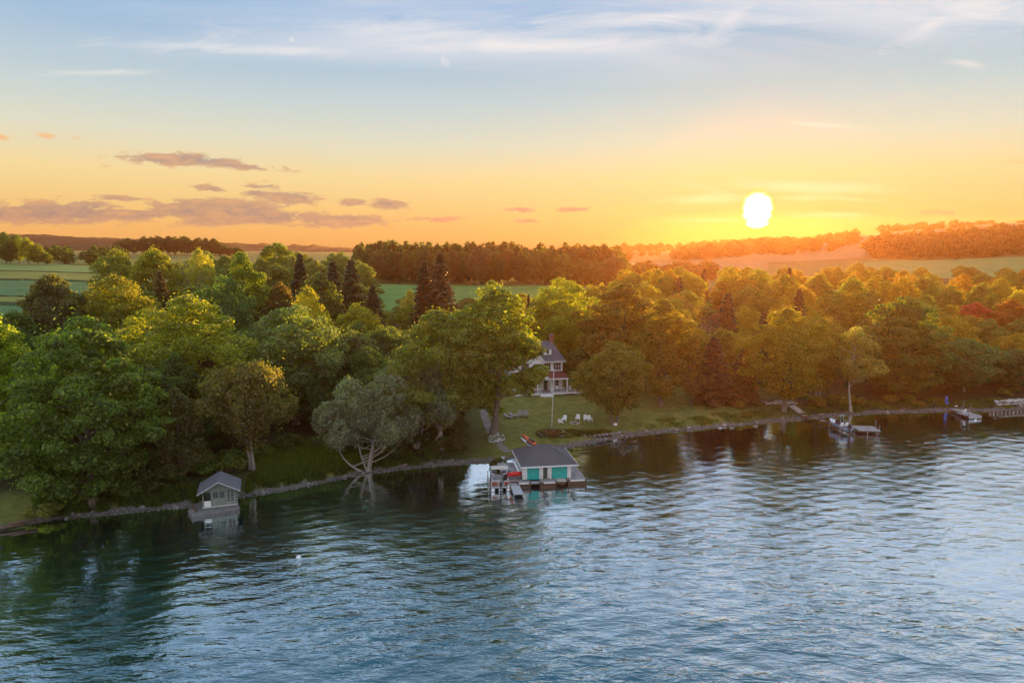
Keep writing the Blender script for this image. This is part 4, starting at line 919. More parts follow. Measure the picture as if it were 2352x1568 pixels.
# ------------------------------------------------------------------ boathouse on the lake
B = thing('boathouse', 'white boathouse with teal doors and dark hipped roof standing in the lake', 'boathouse', (1.6, 93.2, 0), R(8.5))
w = MB(); ZB, ZT = .84, 2.93
for x0, x1 in ((0, .53), (2.32, 2.85), (3.5, 4.07), (6.38, 6.8)): w.box(x0, x1, 0, .14, ZB, ZT)
w.box(.53, 2.32, 0, .14, 2.46, ZT); w.box(2.85, 3.5, 0, .14, 2.84, ZT); w.box(4.07, 6.38, 0, .14, 2.5, ZT)
w.box(0, .14, .14, 7.4, ZB, ZT); w.box(6.66, 6.8, .14, 7.4, ZB, ZT); w.box(.14, 6.66, 7.26, 7.4, ZB, ZT)
w.build('wall', WHITE, B)
for x0, x1, zt in ((.53, 2.32, 2.46), (4.07, 6.38, 2.5)):
    d = MB().box(x0, x1, .07, .11, .78, zt).build('boat_door', TEAL, B)
    for k in range(4):
        z0 = .8 + (zt - .8) * k / 4
        for q in range(3):
            s_ = (x1 - x0) / 3; MB().box(x0 + q * s_ + .04, x0 + (q + 1) * s_ - .04, .045, .068, z0 + .04, z0 + (zt - .8) / 4 - .04).build('panel', TEAL, d)
    MB().box(x0 + (x1 - x0) * .5 - .06, x0 + (x1 - x0) * .5 + .06, .02, .043, (zt + .8) / 2 - .02, (zt + .8) / 2 + .03).build('handle', ALU, d)
    tr = MB(); tr.box(x0 - .12, x0 - .002, -.035, -.001, .84, zt + .12); tr.box(x1 + .002, x1 + .12, -.035, -.001, .84, zt + .12); tr.box(x0 - .002, x1 + .002, -.035, -.001, zt + .002, zt + .12)
    tr.build('door_trim', WHITE, B)
d = MB().box(2.87, 3.48, .06, .10, .84, 2.82).build('door', DGREEN, B); MB().box(2.95, 3.40, .035, .058, 1.9, 2.65).build('pane', RUBBER, d)
MB().box(-.12, -.002, -.04, .10, .84, 2.93).build('corner_board', WHITE, B); MB().box(6.802, 6.92, -.04, .10, .84, 2.93).build('corner_board', WHITE, B)
e0, e1, e2, e3 = (-.45, -.75, 2.9), (7.75, -.75, 2.9), (7.75, 7.9, 2.9), (-.45, 7.9, 2.9); r0, r1 = (2.6, 3.6, 4.75), (4.2, 3.6, 4.75)
rf = MB().add([e0, e1, e2, e3, r0, r1] , [(0, 1, 5, 4), (1, 2, 5), (2, 3, 4, 5), (3, 0, 4), (0, 3, 2, 1)]).build('roof', SLATE, B)
sh = MB(); courses(sh, e0, e1, r1, r0, 24); courses(sh, e3, e0, r0, r0, 24); courses(sh, e1, e2, r1, r1, 24); courses(sh, e2, e3, r0, r1, 24)
tag(sh.build('shingles', SLATE, rf), kind='stuff')
for a_, b_ in ((e0, r0), (e1, r1), (e2, r1), (e3, r0), (r0, r1)): MB().bar(Vector(a_) + Vector((0, 0, .06)), Vector(b_) + Vector((0, 0, .06)), .16, .05).build('hip_cap', BLUSH, rf)
f = MB(); f.box(-.5, 7.8, -.80, -.752, 2.76, 2.94); f.box(-.5, -.452, -.75, 7.9, 2.76, 2.94); f.box(7.752, 7.8, -.75, 7.9, 2.76, 2.94); f.build('fascia', WHITE, B)
V_ = MB(); V_.box(-.35, 6.9, -.6, 7.5, 2.70, 2.745); V_.build('soffit', WHITE, B)

# its timber deck: boards, cribs, bumpers
K = thing('boathouse_deck', 'grey board deck on brown timber cribs around the white boathouse', 'deck', (1.6, 93.2, 0), R(8.5))
def boards(par, x0, x1, y0, y1, z, along, wdt=.30):
    n = max(1, round((x1 - x0 if along == 'y' else y1 - y0) / wdt)); s = (x1 - x0 if along == 'y' else y1 - y0) / n
    for k in range(n):
        m = MB()
        m.box(x0 + k * s + .008, x0 + (k + 1) * s - .008, y0, y1, z - .05, z) if along == 'y' else m.box(x0, x1, y0 + k * s + .008, y0 + (k + 1) * s - .008, z - .05, z)
        m.build('plank', DECK, par)
boards(K, -2.7, -.14, -.2, 8.3, .80, 'y', .43); boards(K, 6.94, 8.9, -1.0, 5.8, .80, 'y', .39)
boards(K, -.95, .85, -1.15, -.21, .80, 'x', .31); boards(K, 2.25, 4.5, -1.35, -.01, .80, 'x', .33); boards(K, 6.25, 6.93, -1.0, -.05, .80, 'x', .32)
def crib(x0, x1, y0, y1):
    for k in range(4):
        z = -.25 + k * .25; MB().box(x0, x1, y0, y0 + .22, z + .008, z + .242).build('timber', TIMBER, K)
        for xx in (x0, x1 - .22): MB().box(xx - .02, xx + .20, y0 + .225, y1, z + .02, z + .23).build('timber', TIMBER, K)
crib(-.95, .85, -1.15, -.2); crib(2.25, 4.5, -1.35, .0); crib(6.25, 8.9, -1.0, 2.5); crib(-2.7, -.97, -.2, 4)
for x0, x1, y in ((-.9, .6, -1.19), (2.7, 4.3, -1.39), (6.6, 8.7, -1.04)): MB().box(x0, x1, y - .05, y + .03, .62, .79).build('bumper', WHITE, K)
for x, y in ((-.9, -1.2), (.8, -1.2), (2.3, -1.4), (4.45, -1.4), (6.3, -1.05), (8.85, -1.05), (8.85, 5.7), (-2.65, 8.2)): MB().tube([(x, y, -2), (x, y, 1.0)], .08, 7).build('post', TIMBER, K)
rp = MB().box(.87, 2.23, -1.0, .06, .50, .56).build('slip_ramp', DOCKM, K)
for x0, x1, y in ((-.6, .3, -.3), (2.4, 2.82, -.5), (3.55, 4.1, -.5), (6.9, 7.3, -.3)):
    r_ = MB(); r_.tube([(x0, y, .8), (x0, y, 1.55)], .02, 5); r_.tube([(x1, y, .8), (x1, y, 1.55)], .02, 5); r_.tube([(x0, y, 1.55), (x1, y, 1.55)], .02, 5); r_.tube([(x0, y, 1.2), (x1, y, 1.2)], .015, 5); r_.build('railing', BLACK, K)
tag(MB().box(-1.55, -.75, 2.5, 3.9, .802, 1.45).build('storage_box', DECK, None, (1.6, 93.2, 0), (0, 0, R(8.5)), bevel=.03), 'grey storage box against the left wall of the boathouse', 'storage box')
# covered boat in the right slip
hull_ = lambda L_, W_, D_, n=14, bow=.55, flat=.35: [(W_ / 2 * (1 - max(0, (t - bow) / (1 - bow)) ** 2.2), t * L_, D_) for t in np.linspace(0, 1, n)]
def hull(L_, W_, D_, name, mat, par=None, loc=None, rot=None, keel=0.0, n=14, both=False):
    """round-bilged hull open at the top; both=True tapers stern as well"""
    V, Fs = [], []
    prof = [(-1, 1), (-.96, .55), (-.7, .15), (0, 0), (.7, .15), (.96, .55), (1, 1)]
    ts = np.linspace(0, 1, n)
    for t in ts:
        s = 1 - max(0, (t - .5) / .5) ** 2.4
        if both: s = min(s, 1 - max(0, (.5 - t) / .5) ** 2.4)
        s = max(s, .03); rise = D_ * .35 * (max(0, t - .6) / .4) ** 2 + (D_ * .35 * (max(0, .4 - t) / .4) ** 2 if both else 0)
        for a_, b_ in prof: V.append((a_ * W_ / 2 * s, t * L_, b_ * D_ + rise * .8))
    k = len(prof)
    for i in range(n - 1):
        for j in range(k - 1): Fs.append((i * k + j, i * k + j + 1, (i + 1) * k + j + 1, (i + 1) * k + j))
    Fs += [tuple(range(k)), tuple((n - 1) * k + j for j in range(k))]
    for i in range(n - 1): Fs.append((i * k, (i + 1) * k, (i + 1) * k + k - 1, i * k + k - 1)) if name in ('deck_top',) else None
    m = MB(); m.v = V; m.f = Fs; return m.build(name, mat, par, loc, rot, smooth=True)
def lid(L_, W_, D_, name, mat, par, n=14, both=False, crown=.06, inset=1.0, cut=(0, 1)):
    V, Fs = [], []
    for t in np.linspace(cut[0], cut[1], n):
        s = 1 - max(0, (t - .5) / .5) ** 2.4
        if both: s = min(s, 1 - max(0, (.5 - t) / .5) ** 2.4)
        s = max(s, .03); rise = (D_ * .35 * (max(0, t - .6) / .4) ** 2 + (D_ * .35 * (max(0, .4 - t) / .4) ** 2 if both else 0)) * .8
        for a_ in (-1, -.5, 0, .5, 1): V.append((a_ * W_ / 2 * s * inset, t * L_, D_ + rise + crown * (1 - a_ * a_)))
    for i in range(n - 1):
        for j in range(4): Fs.append((i * 5 + j, i * 5 + j + 1, (i + 1) * 5 + j + 1, (i + 1) * 5 + j))
    m = MB(); m.v = V; m.f = Fs; return m.build(name, mat, par, smooth=True)
t = thing('covered_boat', 'small boat under a beige cover in front of the right teal door', 'boat', B.matrix_basis @ Vector((5.35, .35, .05)), R(188.5))
hull(1.75, 1.75, .55, 'hull', TIMBER, t); lid(1.75, 1.8, .55, 'cover', CREAM, t, crown=.28)
# red raft leaning on the left deck
t = thing('inflatable_raft', 'red inflatable raft with white stripe and yellow marks leaning on the left deck', 'raft', B.matrix_basis @ Vector((-2.25, .35, 1.25)), R(-84)); t.rotation_euler = (R(4), R(-38), R(-86))
hull(2.1, 1.0, .42, 'hull', RED, t, both=True); lid(2.1, 1.0, .42, 'floor', RED, t, both=True, crown=-.12)
rim = [( (.5 * max(.03, min(1 - max(0, (q - .5) / .5) ** 2.4, 1 - max(0, (.5 - q) / .5) ** 2.4))), q * 2.1, .44) for q in np.linspace(.03, .97, 14)]
MB().tube(rim + [(-a_, b_, c_) for a_, b_, c_ in rim[::-1]] + [rim[0]], .085, 7).build('tube', RED, t, smooth=True)
MB().box(.38, .50, .5, 1.5, .49, .535).build('stripe', WHITE, t)
for q in range(3): MB().box(-.28 + q * .2, -.16 + q * .2, 1.5, 1.75, .36, .40).build('mark', YELP, t)
# floating dock beside the boathouse
c0, c1 = P3(1181.5, 1135, .5), P3(1200, 1133, .5); far_ = P3(1164, 1096, .5); ax = (far_ - c0); Ld = ax.length; an = math.atan2(ax.y, ax.x) - math.pi / 2
t = thing('dock', 'narrow grey panelled dock between the pontoon boat and the boathouse deck', 'dock', (c0.x, c0.y, 0), an)
nS = 4
for k in range(nS):
    s = Ld / nS; MB().box(0, 1.25, k * s + .015, (k + 1) * s - .015, .42, .5).build('dock_panel', DOCKM, t)
MB().box(-.05, -.003, 0, Ld, .25, .5).build('side_rail', ALU, t); MB().box(1.253, 1.3, 0, Ld, .25, .5).build('side_rail', ALU, t)
for x in (.0, 1.25):
    for y in (.25, Ld * .5): MB().tube([(x, y, -2), (x, y, .40)], .04, 6).build('leg', STEEL, t)

# ------------------------------------------------------------------ pontoon boat
s0 = P3(1150, 1127, 0.1)
t = thing('pontoon_boat', 'pontoon boat with cream bimini and rust red side panels moored at the grey dock', 'boat', (s0.x, s0.y, 0), R(4))
for x in (-1.05, 0, 1.05):
    MB().tube([(x, -.15, .16), (x, 0, .16), (x, 4.9, .16), (x, 5.5, .24), (x, 5.85, .38)], [.22, .31, .31, .2, .03], 12).build('pontoon', ALU, t, smooth=True)
MB().box(-1.28, 1.28, .1, 5.6, .50, .60).build('deck', ALU, t)
def fence_panel(a_, b_, mat): 
    fr_ = MB(); fr_.bar(a_ + Vector((0, 0, .62)), b_ + Vector((0, 0, .62)), .05); fr_.bar(a_, a_ + Vector((0, 0, .62)), .04); fr_.bar(b_, b_ + Vector((0, 0, .62)), .04)
    o = MB().bar(a_ + Vector((0, 0, .30)), b_ + Vector((0, 0, .30)), .025, .5).build('side_panel', mat, t); fr_.build('rail', ALU, o)
VV = lambda x, y, z=.61: Vector((x, y, z))
for x in (-1.24, 1.24):
    for y0, y1 in ((.75, 2.2), (2.25, 3.7), (3.75, 5.3)): fence_panel(VV(x, y0), VV(x, y1), RUST if y0 < 1 else BLACK)
fence_panel(VV(-1.2, .72), VV(-.35, .72), RUST); fence_panel(VV(.5, .72), VV(1.2, .72), RUST); fence_panel(VV(-1.2, 5.35), VV(-.4, 5.35), BLACK); fence_panel(VV(.4, 5.35), VV(1.2, 5.35), BLACK)
def bench(x0, x1, y0, y1, side):
    b = MB().box(x0, x1, y0, y1, .612, .98).build('bench', SEAT, t, bevel=.05)
    bk = {'l': (x0, x0 + .16, y0, y1), 'r': (x1 - .16, x1, y0, y1), 'b': (x0, x1, y0, y0 + .16)}[side]
    MB().box(bk[0], bk[1], bk[2], bk[3], .99, 1.32).build('backrest', SEAT, b, bevel=.04)
bench(-1.18, -.62, .85, 2.4, 'l'); bench(.62, 1.18, .85, 1.9, 'r'); bench(-1.18, -.62, 3.6, 5.2, 'l'); bench(.62, 1.18, 3.6, 5.2, 'r'); bench(-.6, .0, .85, 1.35, 'b')
hc = MB().prism([(2.3, .612), (2.95, .612), (2.95, 1.45), (2.75, 1.5), (2.3, 1.2)], .55, 1.15, 'x').build('helm', BLACK, t); MB().tube([(.85 + .17 * math.cos(a_), 2.32 + .05 * math.sin(a_), 1.3 + .16 * math.sin(a_)) for a_ in np.linspace(0, 6.28, 13)], .02, 5).build('wheel', BLACK, hc)
can = MB()
n_ = 9
arc = [(3.0 + 1.6 * (k / (n_ - 1)) - .8, 2.45 + .16 * math.sin(math.pi * k / (n_ - 1)) ** .6) for k in range(n_)]
can.v = [(x, y, z + th - .05 * (abs(x) > 1)) for th in (0, .05) for y, z in arc for x in (-1.2, -.6, 0, .6, 1.2)]
kk = 5 * n_
for i in range(n_ - 1):
    for j in range(4):
        q = i * 5 + j; can.f += [(q, q + 1, q + 6, q + 5), (kk + q, kk + q + 5, kk + q + 6, kk + q + 1)]
can.build('bimini', CREAM, t, smooth=True)
fr_ = MB()
for x in (-1.22, 1.22):
    for y in (2.3, 3.0, 3.75): fr_.tube([(x, 3.0, 1.24), (x, y, 2.42)], .018, 5)
fr_.build('bimini_frame', ALU, t)
mo = MB().box(-.2, .22, -.55, .02, .95, 1.4).build('outboard_motor', BLACK, t, bevel=.08)
lm = MB(); lm.box(-.07, .09, -.42, -.15, -.1, .95); lm.box(-.16, .18, -.55, -.05, .18, .22); lm.prism([(-.45, -.1), (-.15, -.1), (-.2, -.45), (-.32, -.45)], -.02, .04, 'x'); lm.tube([(.01, -.6, .02), (.01, -.05, .02)], .07, 8); lm.build('lower_unit', BLACK, mo)
MB().box(.95, 1.15, -.12, -.02, .45, 1.0).build('boarding_ladder', ALU, t)
for x in (-.62, .52): MB().box(x - .05, x + .05, .66, .70, .68, .75).build('stern_light', WHITE, t)
t = thing('boat_lift', 'dark frame of the boat lift along the left side of the pontoon boat', 'boat lift', (s0.x, s0.y, 0), R(4))
for y in (.6, 4.6): MB().tube([(-1.62, y, -2), (-1.62, y, 1.5)], .06, 7).build('post', STEEL, t)
MB().bar((-1.62, .3, .75), (-1.62, 5.6, .75), .1, .16).build('beam', BLACK, t); MB().bar((-1.62, .1, .25), (-1.62, 5.9, .25), .12, .12).build('beam', STEEL, t)
MB().bar((-1.62, .6, 1.5), (-1.62, 4.6, .85), .06).build('brace', STEEL, t)

# ------------------------------------------------------------------ kayaks on the grass
def kayak(name, label, a_, b_, z, mat, W_=.72, lean=0):
    A_, B_ = P3(*a_, z), P3(*b_, z); d = B_ - A_; o = thing(name, label, 'kayak', (A_.x, A_.y, lz(A_.x, A_.y) + .08), math.atan2(d.y, d.x) - math.pi / 2)
    hh = lz(B_.x, B_.y) - lz(A_.x, A_.y); o.rotation_euler[0] = math.atan2(hh, d.length)
    hull(d.length, W_, .30, 'hull', mat, o, both=True); lid(d.length, W_, .30, 'deck', mat, o, both=True, crown=.08)
    c = MB().tube([(.26 * math.cos(q), d.length * .48 + .55 * math.sin(q), .40) for q in np.linspace(0, 6.283, 15)], .035, 5).build('cockpit_rim', BLACK, o)
    MB().prism([(.22 * math.cos(q), d.length * .48 + .50 * math.sin(q)) for q in np.linspace(0, 6.2, 12)], .385, .395, 'z').build('cockpit', BLACK, o)
    MB().box(-.2, .2, d.length * .30, d.length * .36, .40, .62).build('backrest', BLACK, o)
    for q in (.04, .95): MB().tube([(-.05, d.length * q, .40), (0, d.length * q, .47), (.05, d.length * q, .40)], .015, 5).build('handle', BLACK, o)
    return o
kayak('kayak', 'bright orange kayak lying on the grass above the gravel beach', (1235, 1020.5), (1199, 1007.5), .95, ORANGE, .8)
kayak('kayak', 'pale lilac kayak lying beside the bright orange kayak', (1229, 1027), (1194, 1015), .8, LILAC, .6)

# ------------------------------------------------------------------ sage hut on its concrete pad
h0 = P3(465.9, 1165.3, .62); HRZ = R(20)
pc = [P3(*q, .42) for q in ((431.3, 1171.7), (440.5, 1183.6), (550.7, 1166.3), (545.3, 1148), (475, 1140), (446, 1160))]
p = MB().prism([(q.x, q.y) for q in pc], -1.5, .42, 'z').build('concrete_pad', CONC, bevel=.06); tag(p, 'grey concrete pad in the water carrying the sage hut', 'concrete pad')
PALEG = simple('weathered_white_paint', (.46, .47, .46), .6, .2, 3, bump=.2)
H_ = thing('hut', 'small sage green hut with grey shingled gable roof on the concrete pad', 'hut', (h0.x, h0.y, .42), HRZ)
WH, DH, EH, RH = 4.0, 3.6, 2.35, 3.45
w = MB(); 
w.box(0, .16, 0, .12, .25, EH); w.box(.98, 1.2, 0, .12, .25, EH); w.box(2.68, 2.9, 0, .12, .25, EH); w.box(3.72, 4, 0, .12, .25, EH)
w.box(.16, .98, 0, .12, 2.1, EH); w.box(1.2, 2.68, 0, .12, 2.15, EH); w.box(2.9, 3.72, 0, .12, .25, .6); w.box(2.9, 3.72, 0, .12, 2.2, EH)
w.prism([(0, EH), (WH, EH), (WH / 2, RH - .02)], 0, .12, 'y'); w.prism([(0, EH), (WH, EH), (WH / 2, RH - .02)], DH - .12, DH, 'y')
w.box(0, .12, .12, DH, .25, EH); w.box(WH - .12, WH, .12, DH, .25, EH); w.box(.12, WH - .12, DH - .12, DH, .25, EH)
w.build('wall', SAGE, H_)
MB().box(-.08, WH + .08, -.16, DH, .10, .245).build('sill_beam', PALEG, H_); MB().box(.25, WH - .3, .0, DH, 0, .10).build('footing', CONC, H_)
MB().box(.18, .96, .02, .07, .27, .98).build('door_panel', WHITE, H_); MB().box(.2, .94, .9, 1.0, .25, 2.1).build('dark_backing', DGREEN, H_)  # dark green sheet stands in for the dark inside of the open doorway
for k in (0, 1):
    x0 = 1.21 + k * .735; d = MB().box(x0, x0 + .725, .03, .09, .27, 2.14).build('door', SAGE, H_)
    for q in (0, 1): MB().box(x0 + .09 + q * .29, x0 + .34 + q * .29, .015, .028, 1.25, 2.0).build('pane', RUBBER, d)
    MB().box(x0 + .08, x0 + .64, .012, .029, .4, 1.1).build('panel', SAGE, d)
wf = MB(); wf.box(2.86, 2.9, -.03, .1, .58, 2.22); wf.box(3.72, 3.76, -.03, .1, .58, 2.22); wf.box(2.9, 3.72, -.03, .1, 2.18, 2.22); wf.box(2.9, 3.72, -.05, .1, .56, .62)
wf = wf.build('window', PALEG, H_)
MB().box(3.285, 3.335, -.02, .05, .62, 2.18).build('muntin', PALEG, wf)
for k in range(1, 5): MB().box(2.9, 3.72, -.016, .046, .62 + k * .312 - .02, .62 + k * .312 + .02).build('muntin', PALEG, wf)
for k in range(5):
    for q in (0, 1): MB().box(2.905 + q * .41, 3.28 + q * .435, .055, .065, .64 + k * .312, .92 + k * .312).build('pane', RUBBER, wf)
oh, fo = .55, .75
def slope(sg):
    xe = -oh if sg < 0 else WH + oh; ze = EH - oh * (RH - EH) / (WH / 2)
    a_, b_, c_, d_ = (xe, -fo, ze + .1), (xe, DH + .4, ze + .1), (WH / 2, DH + .4, RH + .1), (WH / 2, -fo, RH + .1)
    m = MB().add([a_, b_, c_, d_] + [(x, y, z - .09) for x, y, z in (a_, b_, c_, d_)], [(0, 1, 2, 3), (7, 6, 5, 4), (0, 4, 5, 1), (1, 5, 6, 2), (2, 6, 7, 3), (3, 7, 4, 0)]).build('roof', SLATE_H, H_)
    s_ = MB(); courses(s_, a_, b_, c_, d_, 16, .03); tag(s_.build('shingles', SLATE_H, m), kind='stuff')
    MB().bar((xe, -fo - .03, ze + .06), (WH / 2, -fo - .03, RH + .06), .04, .14).build('barge_board', PALEG, H_)
SLATE_H = simple('grey_shingle', (.15, .15, .17), .8, .25, 6, bump=.5)
slope(-1); slope(1)
for x in (.1, WH - .1): MB().bar((x, -.0, EH - .55), (x, -.6, EH + .0), .07).build('brace', SAGE, H_)
tag(MB().bar(P3(441, 1161, .55) , P3(452, 1173, .5), .22, .22).build('timber_beam', TIMBER), 'short squared timber lying at the left end of the concrete pad', 'timber')

# ------------------------------------------------------------------ white house on the lawn
hx, hy = (1291.5 - CX) / F * 147.6, 144.6
hz = lz(hx, 141)
HS = thing('house', 'white two storey house with black shutters, red porch roof and grey dormered roof', 'house', (hx, hy, hz), R(11))
Z = lambda z: z - hz
fl, p_e, w_t, ev, rg = .62, Z(6.3), Z(7.5), Z(9.65), Z(13.3)
L_ = -11.0
def wall_with(name, x0, x1, y, z0, z1, holes, mat=WHITE, th=.2):
    m = MB(); xs = sorted({x0, x1, *[h for q in holes for h in q[:2]]}); 
    for a_, b_ in zip(xs[:-1], xs[1:]):
        hh = sorted([q for q in holes if q[0] <= a_ + 1e-6 and q[1] >= b_ - 1e-6], key=lambda q: q[2]); z = z0
        for q in hh:
            if q[2] > z: m.box(a_, b_, y, y + th, z, q[2])
            z = q[3]
        if z < z1: m.box(a_, b_, y, y + th, z, z1)
    return m.build(name, mat, HS)
WN = [(-1.24, .75), (-3.5, .75), (-8.2, .75)]
wz0, wz1 = Z(7.62), Z(9.1)
ups = [(c - w_ / 2, c + w_ / 2, wz0, wz1) for c, w_ in WN]; downs = [(-1.6, -.9, fl + .9, fl + 2.0), (-4.2, -3.3, fl + .02, fl + 2.05), (-6.9, -6.0, fl + .9, fl + 2.0)]
wall_with('wall', L_, 0, 0, .0, ev, ups + downs)
MB().box(L_, L_ + .2, .2, 9, 0, ev).build('wall', WHITE, HS); MB().box(-.2, 0, .2, 9, 0, ev).build('wall', WHITE, HS); MB().box(L_ + .2, -.2, 8.8, 9, 0, ev).build('wall', WHITE, HS)
wall_with('gable_wall', -7.6, -4.35, -.6, w_t - .15, ev, [(-5.98, -5.22, wz0, wz1)], th=.2)
MB().box(-4.55, -4.35, -.4, -.0, w_t - .1, ev).build('gable_side', WHITE, HS)
gt = ev + 2.0
MB().prism([(-7.6, ev), (-4.35, ev), (-5.97, gt)], -.6, -.42, 'y').build('gable_pediment', WHITE, HS)
for sg in (-1, 1):
    xe = -5.97 + sg * 1.95; a_, b_, c_, d_ = (xe, -.9, ev - .3), (xe, 3.0, ev - .3), (-5.97, 3.0, gt + .12), (-5.97, -.9, gt + .12)
    MB().add([a_, b_, c_, d_] + [(x, y, z - .1) for x, y, z in (a_, b_, c_, d_)], [(0, 1, 2, 3), (7, 6, 5, 4), (0, 4, 5, 1), (1, 5, 6, 2), (2, 6, 7, 3), (3, 7, 4, 0)]).build('gable_roof', BLUSH, HS)
    MB().bar((xe, -.95, ev - .34), (-5.97, -.95, gt + .08), .05, .2).build('barge_board', WHITE, HS)
def window(c, w_, z0, z1, y, shutters=True):
    f = MB(); f.box(c - w_ / 2 - .06, c - w_ / 2, y - .04, y + .1, z0 - .06, z1 + .06); f.box(c + w_ / 2, c + w_ / 2 + .06, y - .04, y + .1, z0 - .06, z1 + .06); f.box(c - w_ / 2, c + w_ / 2, y - .04, y + .1, z1, z1 + .06); f.box(c - w_ / 2, c + w_ / 2, y - .07, y + .1, z0 - .06, z0)
    f = f.build('window', WHITE, HS); zm = (z0 + z1) / 2
    MB().box(c - w_ / 2, c + w_ / 2, y + .03, y + .08, zm - .03, zm + .03).build('sash_rail', WHITE, f)
    MB().box(c - w_ / 2, c + w_ / 2, y + .10, y + .12, z0, zm - .03).build('pane', RUBBER, f); MB().box(c - w_ / 2, c + w_ / 2, y + .10, y + .12, zm + .03, z1).build('pane', RUBBER, f)
    MB().box(c - .015, c + .015, y + .05, y + .09, z0, zm - .03).build('muntin', WHITE, f); MB().box(c - .015, c + .015, y + .05, y + .09, zm + .03, z1).build('muntin', WHITE, f)
    if shutters:
        for sg in (-1, 1): MB().box(c + sg * (w_ / 2 + .24) - .16, c + sg * (w_ / 2 + .24) + .16, y - .06, y - .005, z0 - .04, z1 + .04).build('shutter', BLACK, HS)
for c, w_ in WN: window(c, w_, wz0, wz1, 0)
window(-5.6, .76, wz0, wz1, -.6)
for x0, x1, z0, z1 in (downs[0], downs[2]): window((x0 + x1) / 2, x1 - x0, z0, z1, 0, False)
MB().box(-4.2, -3.3, .06, .12, fl + .02, fl + 2.05).build('front_door', DGREEN, HS)
a_, b_, c_, d_ = (L_ - .5, -.55, ev - .15), (.55, -.55, ev - .15), (-1.3, 4.6, rg), (L_ + 1.6, 4.6, rg)
mr_ = MB().add([a_, b_, c_, d_, (.55, 9.6, ev - .15), (L_ - .5, 9.6, ev - .15)], [(0, 1, 2, 3), (2, 4, 5, 3), (1, 4, 2), (0, 3, 5), (0, 5, 4, 1)]).build('roof', BLUSH, HS)
s_ = MB(); courses(s_, a_, b_, c_, d_, 22, .03); tag(s_.build('shingles', BLUSH, mr_), kind='stuff')
MB().box(L_ - .5, .55, -.62, -.56, ev - .28, ev - .1).build('fascia', WHITE, HS)
dz0 = ev + 1.15
dm = MB(); dm.box(-3.85, -3.35, 1.0, 1.1, dz0, dz0 + 1.25); dm.box(-2.75, -2.25, 1.0, 1.1, dz0, dz0 + 1.25); dm.box(-3.35, -2.75, 1.0, 1.1, dz0, dz0 + .2); dm.box(-3.35, -2.75, 1.0, 1.1, dz0 + 1.1, dz0 + 1.25); dm.box(-3.85, -3.75, 1.1, 3.2, dz0, dz0 + 1.25); dm.box(-2.35, -2.25, 1.1, 3.2, dz0, dz0 + 1.25)
dm = dm.build('dormer', WHITE, HS)
MB().box(-3.35, -2.75, 1.04, 1.07, dz0 + .2, dz0 + 1.1).build('pane', RUBBER, dm); MB().box(-3.36, -2.74, 1.0, 1.035, dz0 + .62, dz0 + .68).build('sash_rail', WHITE, dm)
MB().add([(-4.05, .8, dz0 + 1.25), (-2.05, .8, dz0 + 1.25), (-2.05, 3.9, dz0 + 1.5), (-4.05, 3.9, dz0 + 1.5), (-4.05, .8, dz0 + 1.35), (-2.05, .8, dz0 + 1.35), (-2.05, 3.9, dz0 + 1.85), (-4.05, 3.9, dz0 + 1.85)], [(3, 2, 1, 0), (4, 5, 6, 7), (0, 1, 5, 4), (1, 2, 6, 5), (2, 3, 7, 6), (3, 0, 4, 7)]).build('dormer_roof', BLUSH, dm)
ch = MB().box(-1.75, -1.0, 4.3, 5.0, ev + 2, rg + 1.25).build('chimney', BRICK, HS); MB().box(-1.83, -.92, 4.22, 5.08, rg + 1.25, rg + 1.4).build('chimney_cap', CONC, ch)
for x in (-1.58, -1.18): MB().tube([(x, 4.65, rg + 1.4), (x, 4.65, rg + 1.75)], .11, 7).build('chimney_pot', BRICK, ch)
# porch
a_, b_, c_, d_ = (L_, -2.9, p_e), (.5, -2.9, p_e), (.2, -.02, w_t - .12), (L_, -.02, w_t - .12)
pr = MB().add([a_, b_, c_, d_] + [(x, y, z - .14) for x, y, z in (a_, b_, c_, d_)], [(0, 1, 2, 3), (7, 6, 5, 4), (0, 4, 5, 1), (1, 5, 6, 2), (2, 6, 7, 3), (3, 7, 4, 0)]).build('porch_roof', REDROOF, HS)
s_ = MB(); courses(s_, a_, b_, c_, d_, 12, .025); tag(s_.build('shingles', REDROOF, pr), kind='stuff')
MB().box(L_, .5, -2.98, -2.91, p_e - .26, p_e + .02).build('porch_fascia', WHITE, HS)
MB().prism([(-5.45, p_e - .02), (-3.35, p_e - .02), (-4.4, p_e + .75)], -3.08, -2.99, 'y').build('porch_pediment', WHITE, HS)
for sg in (-1, 1):
    xe = -4.4 + sg * 1.2; q = [(xe, -3.15, p_e - .02), (xe, -1.2, p_e - .02), (-4.4, -1.2, p_e + .85), (-4.4, -3.15, p_e + .85)]
    MB().add(q + [(x, y, z - .06) for x, y, z in q], [(0, 1, 2, 3), (7, 6, 5, 4), (0, 4, 5, 1), (1, 5, 6, 2), (2, 6, 7, 3), (3, 7, 4, 0)]).build('porch_gable_roof', REDROOF, HS)
MB().box(L_, 3.9, -3.0, -.02, fl - .14, fl).build('porch_floor', DECK, HS)
MB().box(L_, -5.75, -3.08, -3.02, fl - .42, fl).build('skirt', WHITE, HS); MB().box(-3.1, 3.9, -3.08, -3.02, fl - .42, fl).build('skirt', WHITE, HS)
for x in (-9.0, -6.1, -3.3, .25): MB().box(x - .09, x + .09, -2.95, -2.77, fl, p_e - .26).build('column', WHITE, HS)
for k in range(4): MB().box(-5.7, -3.15, -3.1 - .32 * (k + 1), -3.1 - .32 * k, -.3, fl - .16 * (k + 1)).build('step', WHITE, HS)
for x in (-5.75, -3.1): 
    r_ = MB(); r_.bar((x, -3.1, fl + .9), (x, -4.4, .75), .07); r_.bar((x, -4.35, 0), (x, -4.35, .8), .08); r_.build('handrail', WHITE, HS)
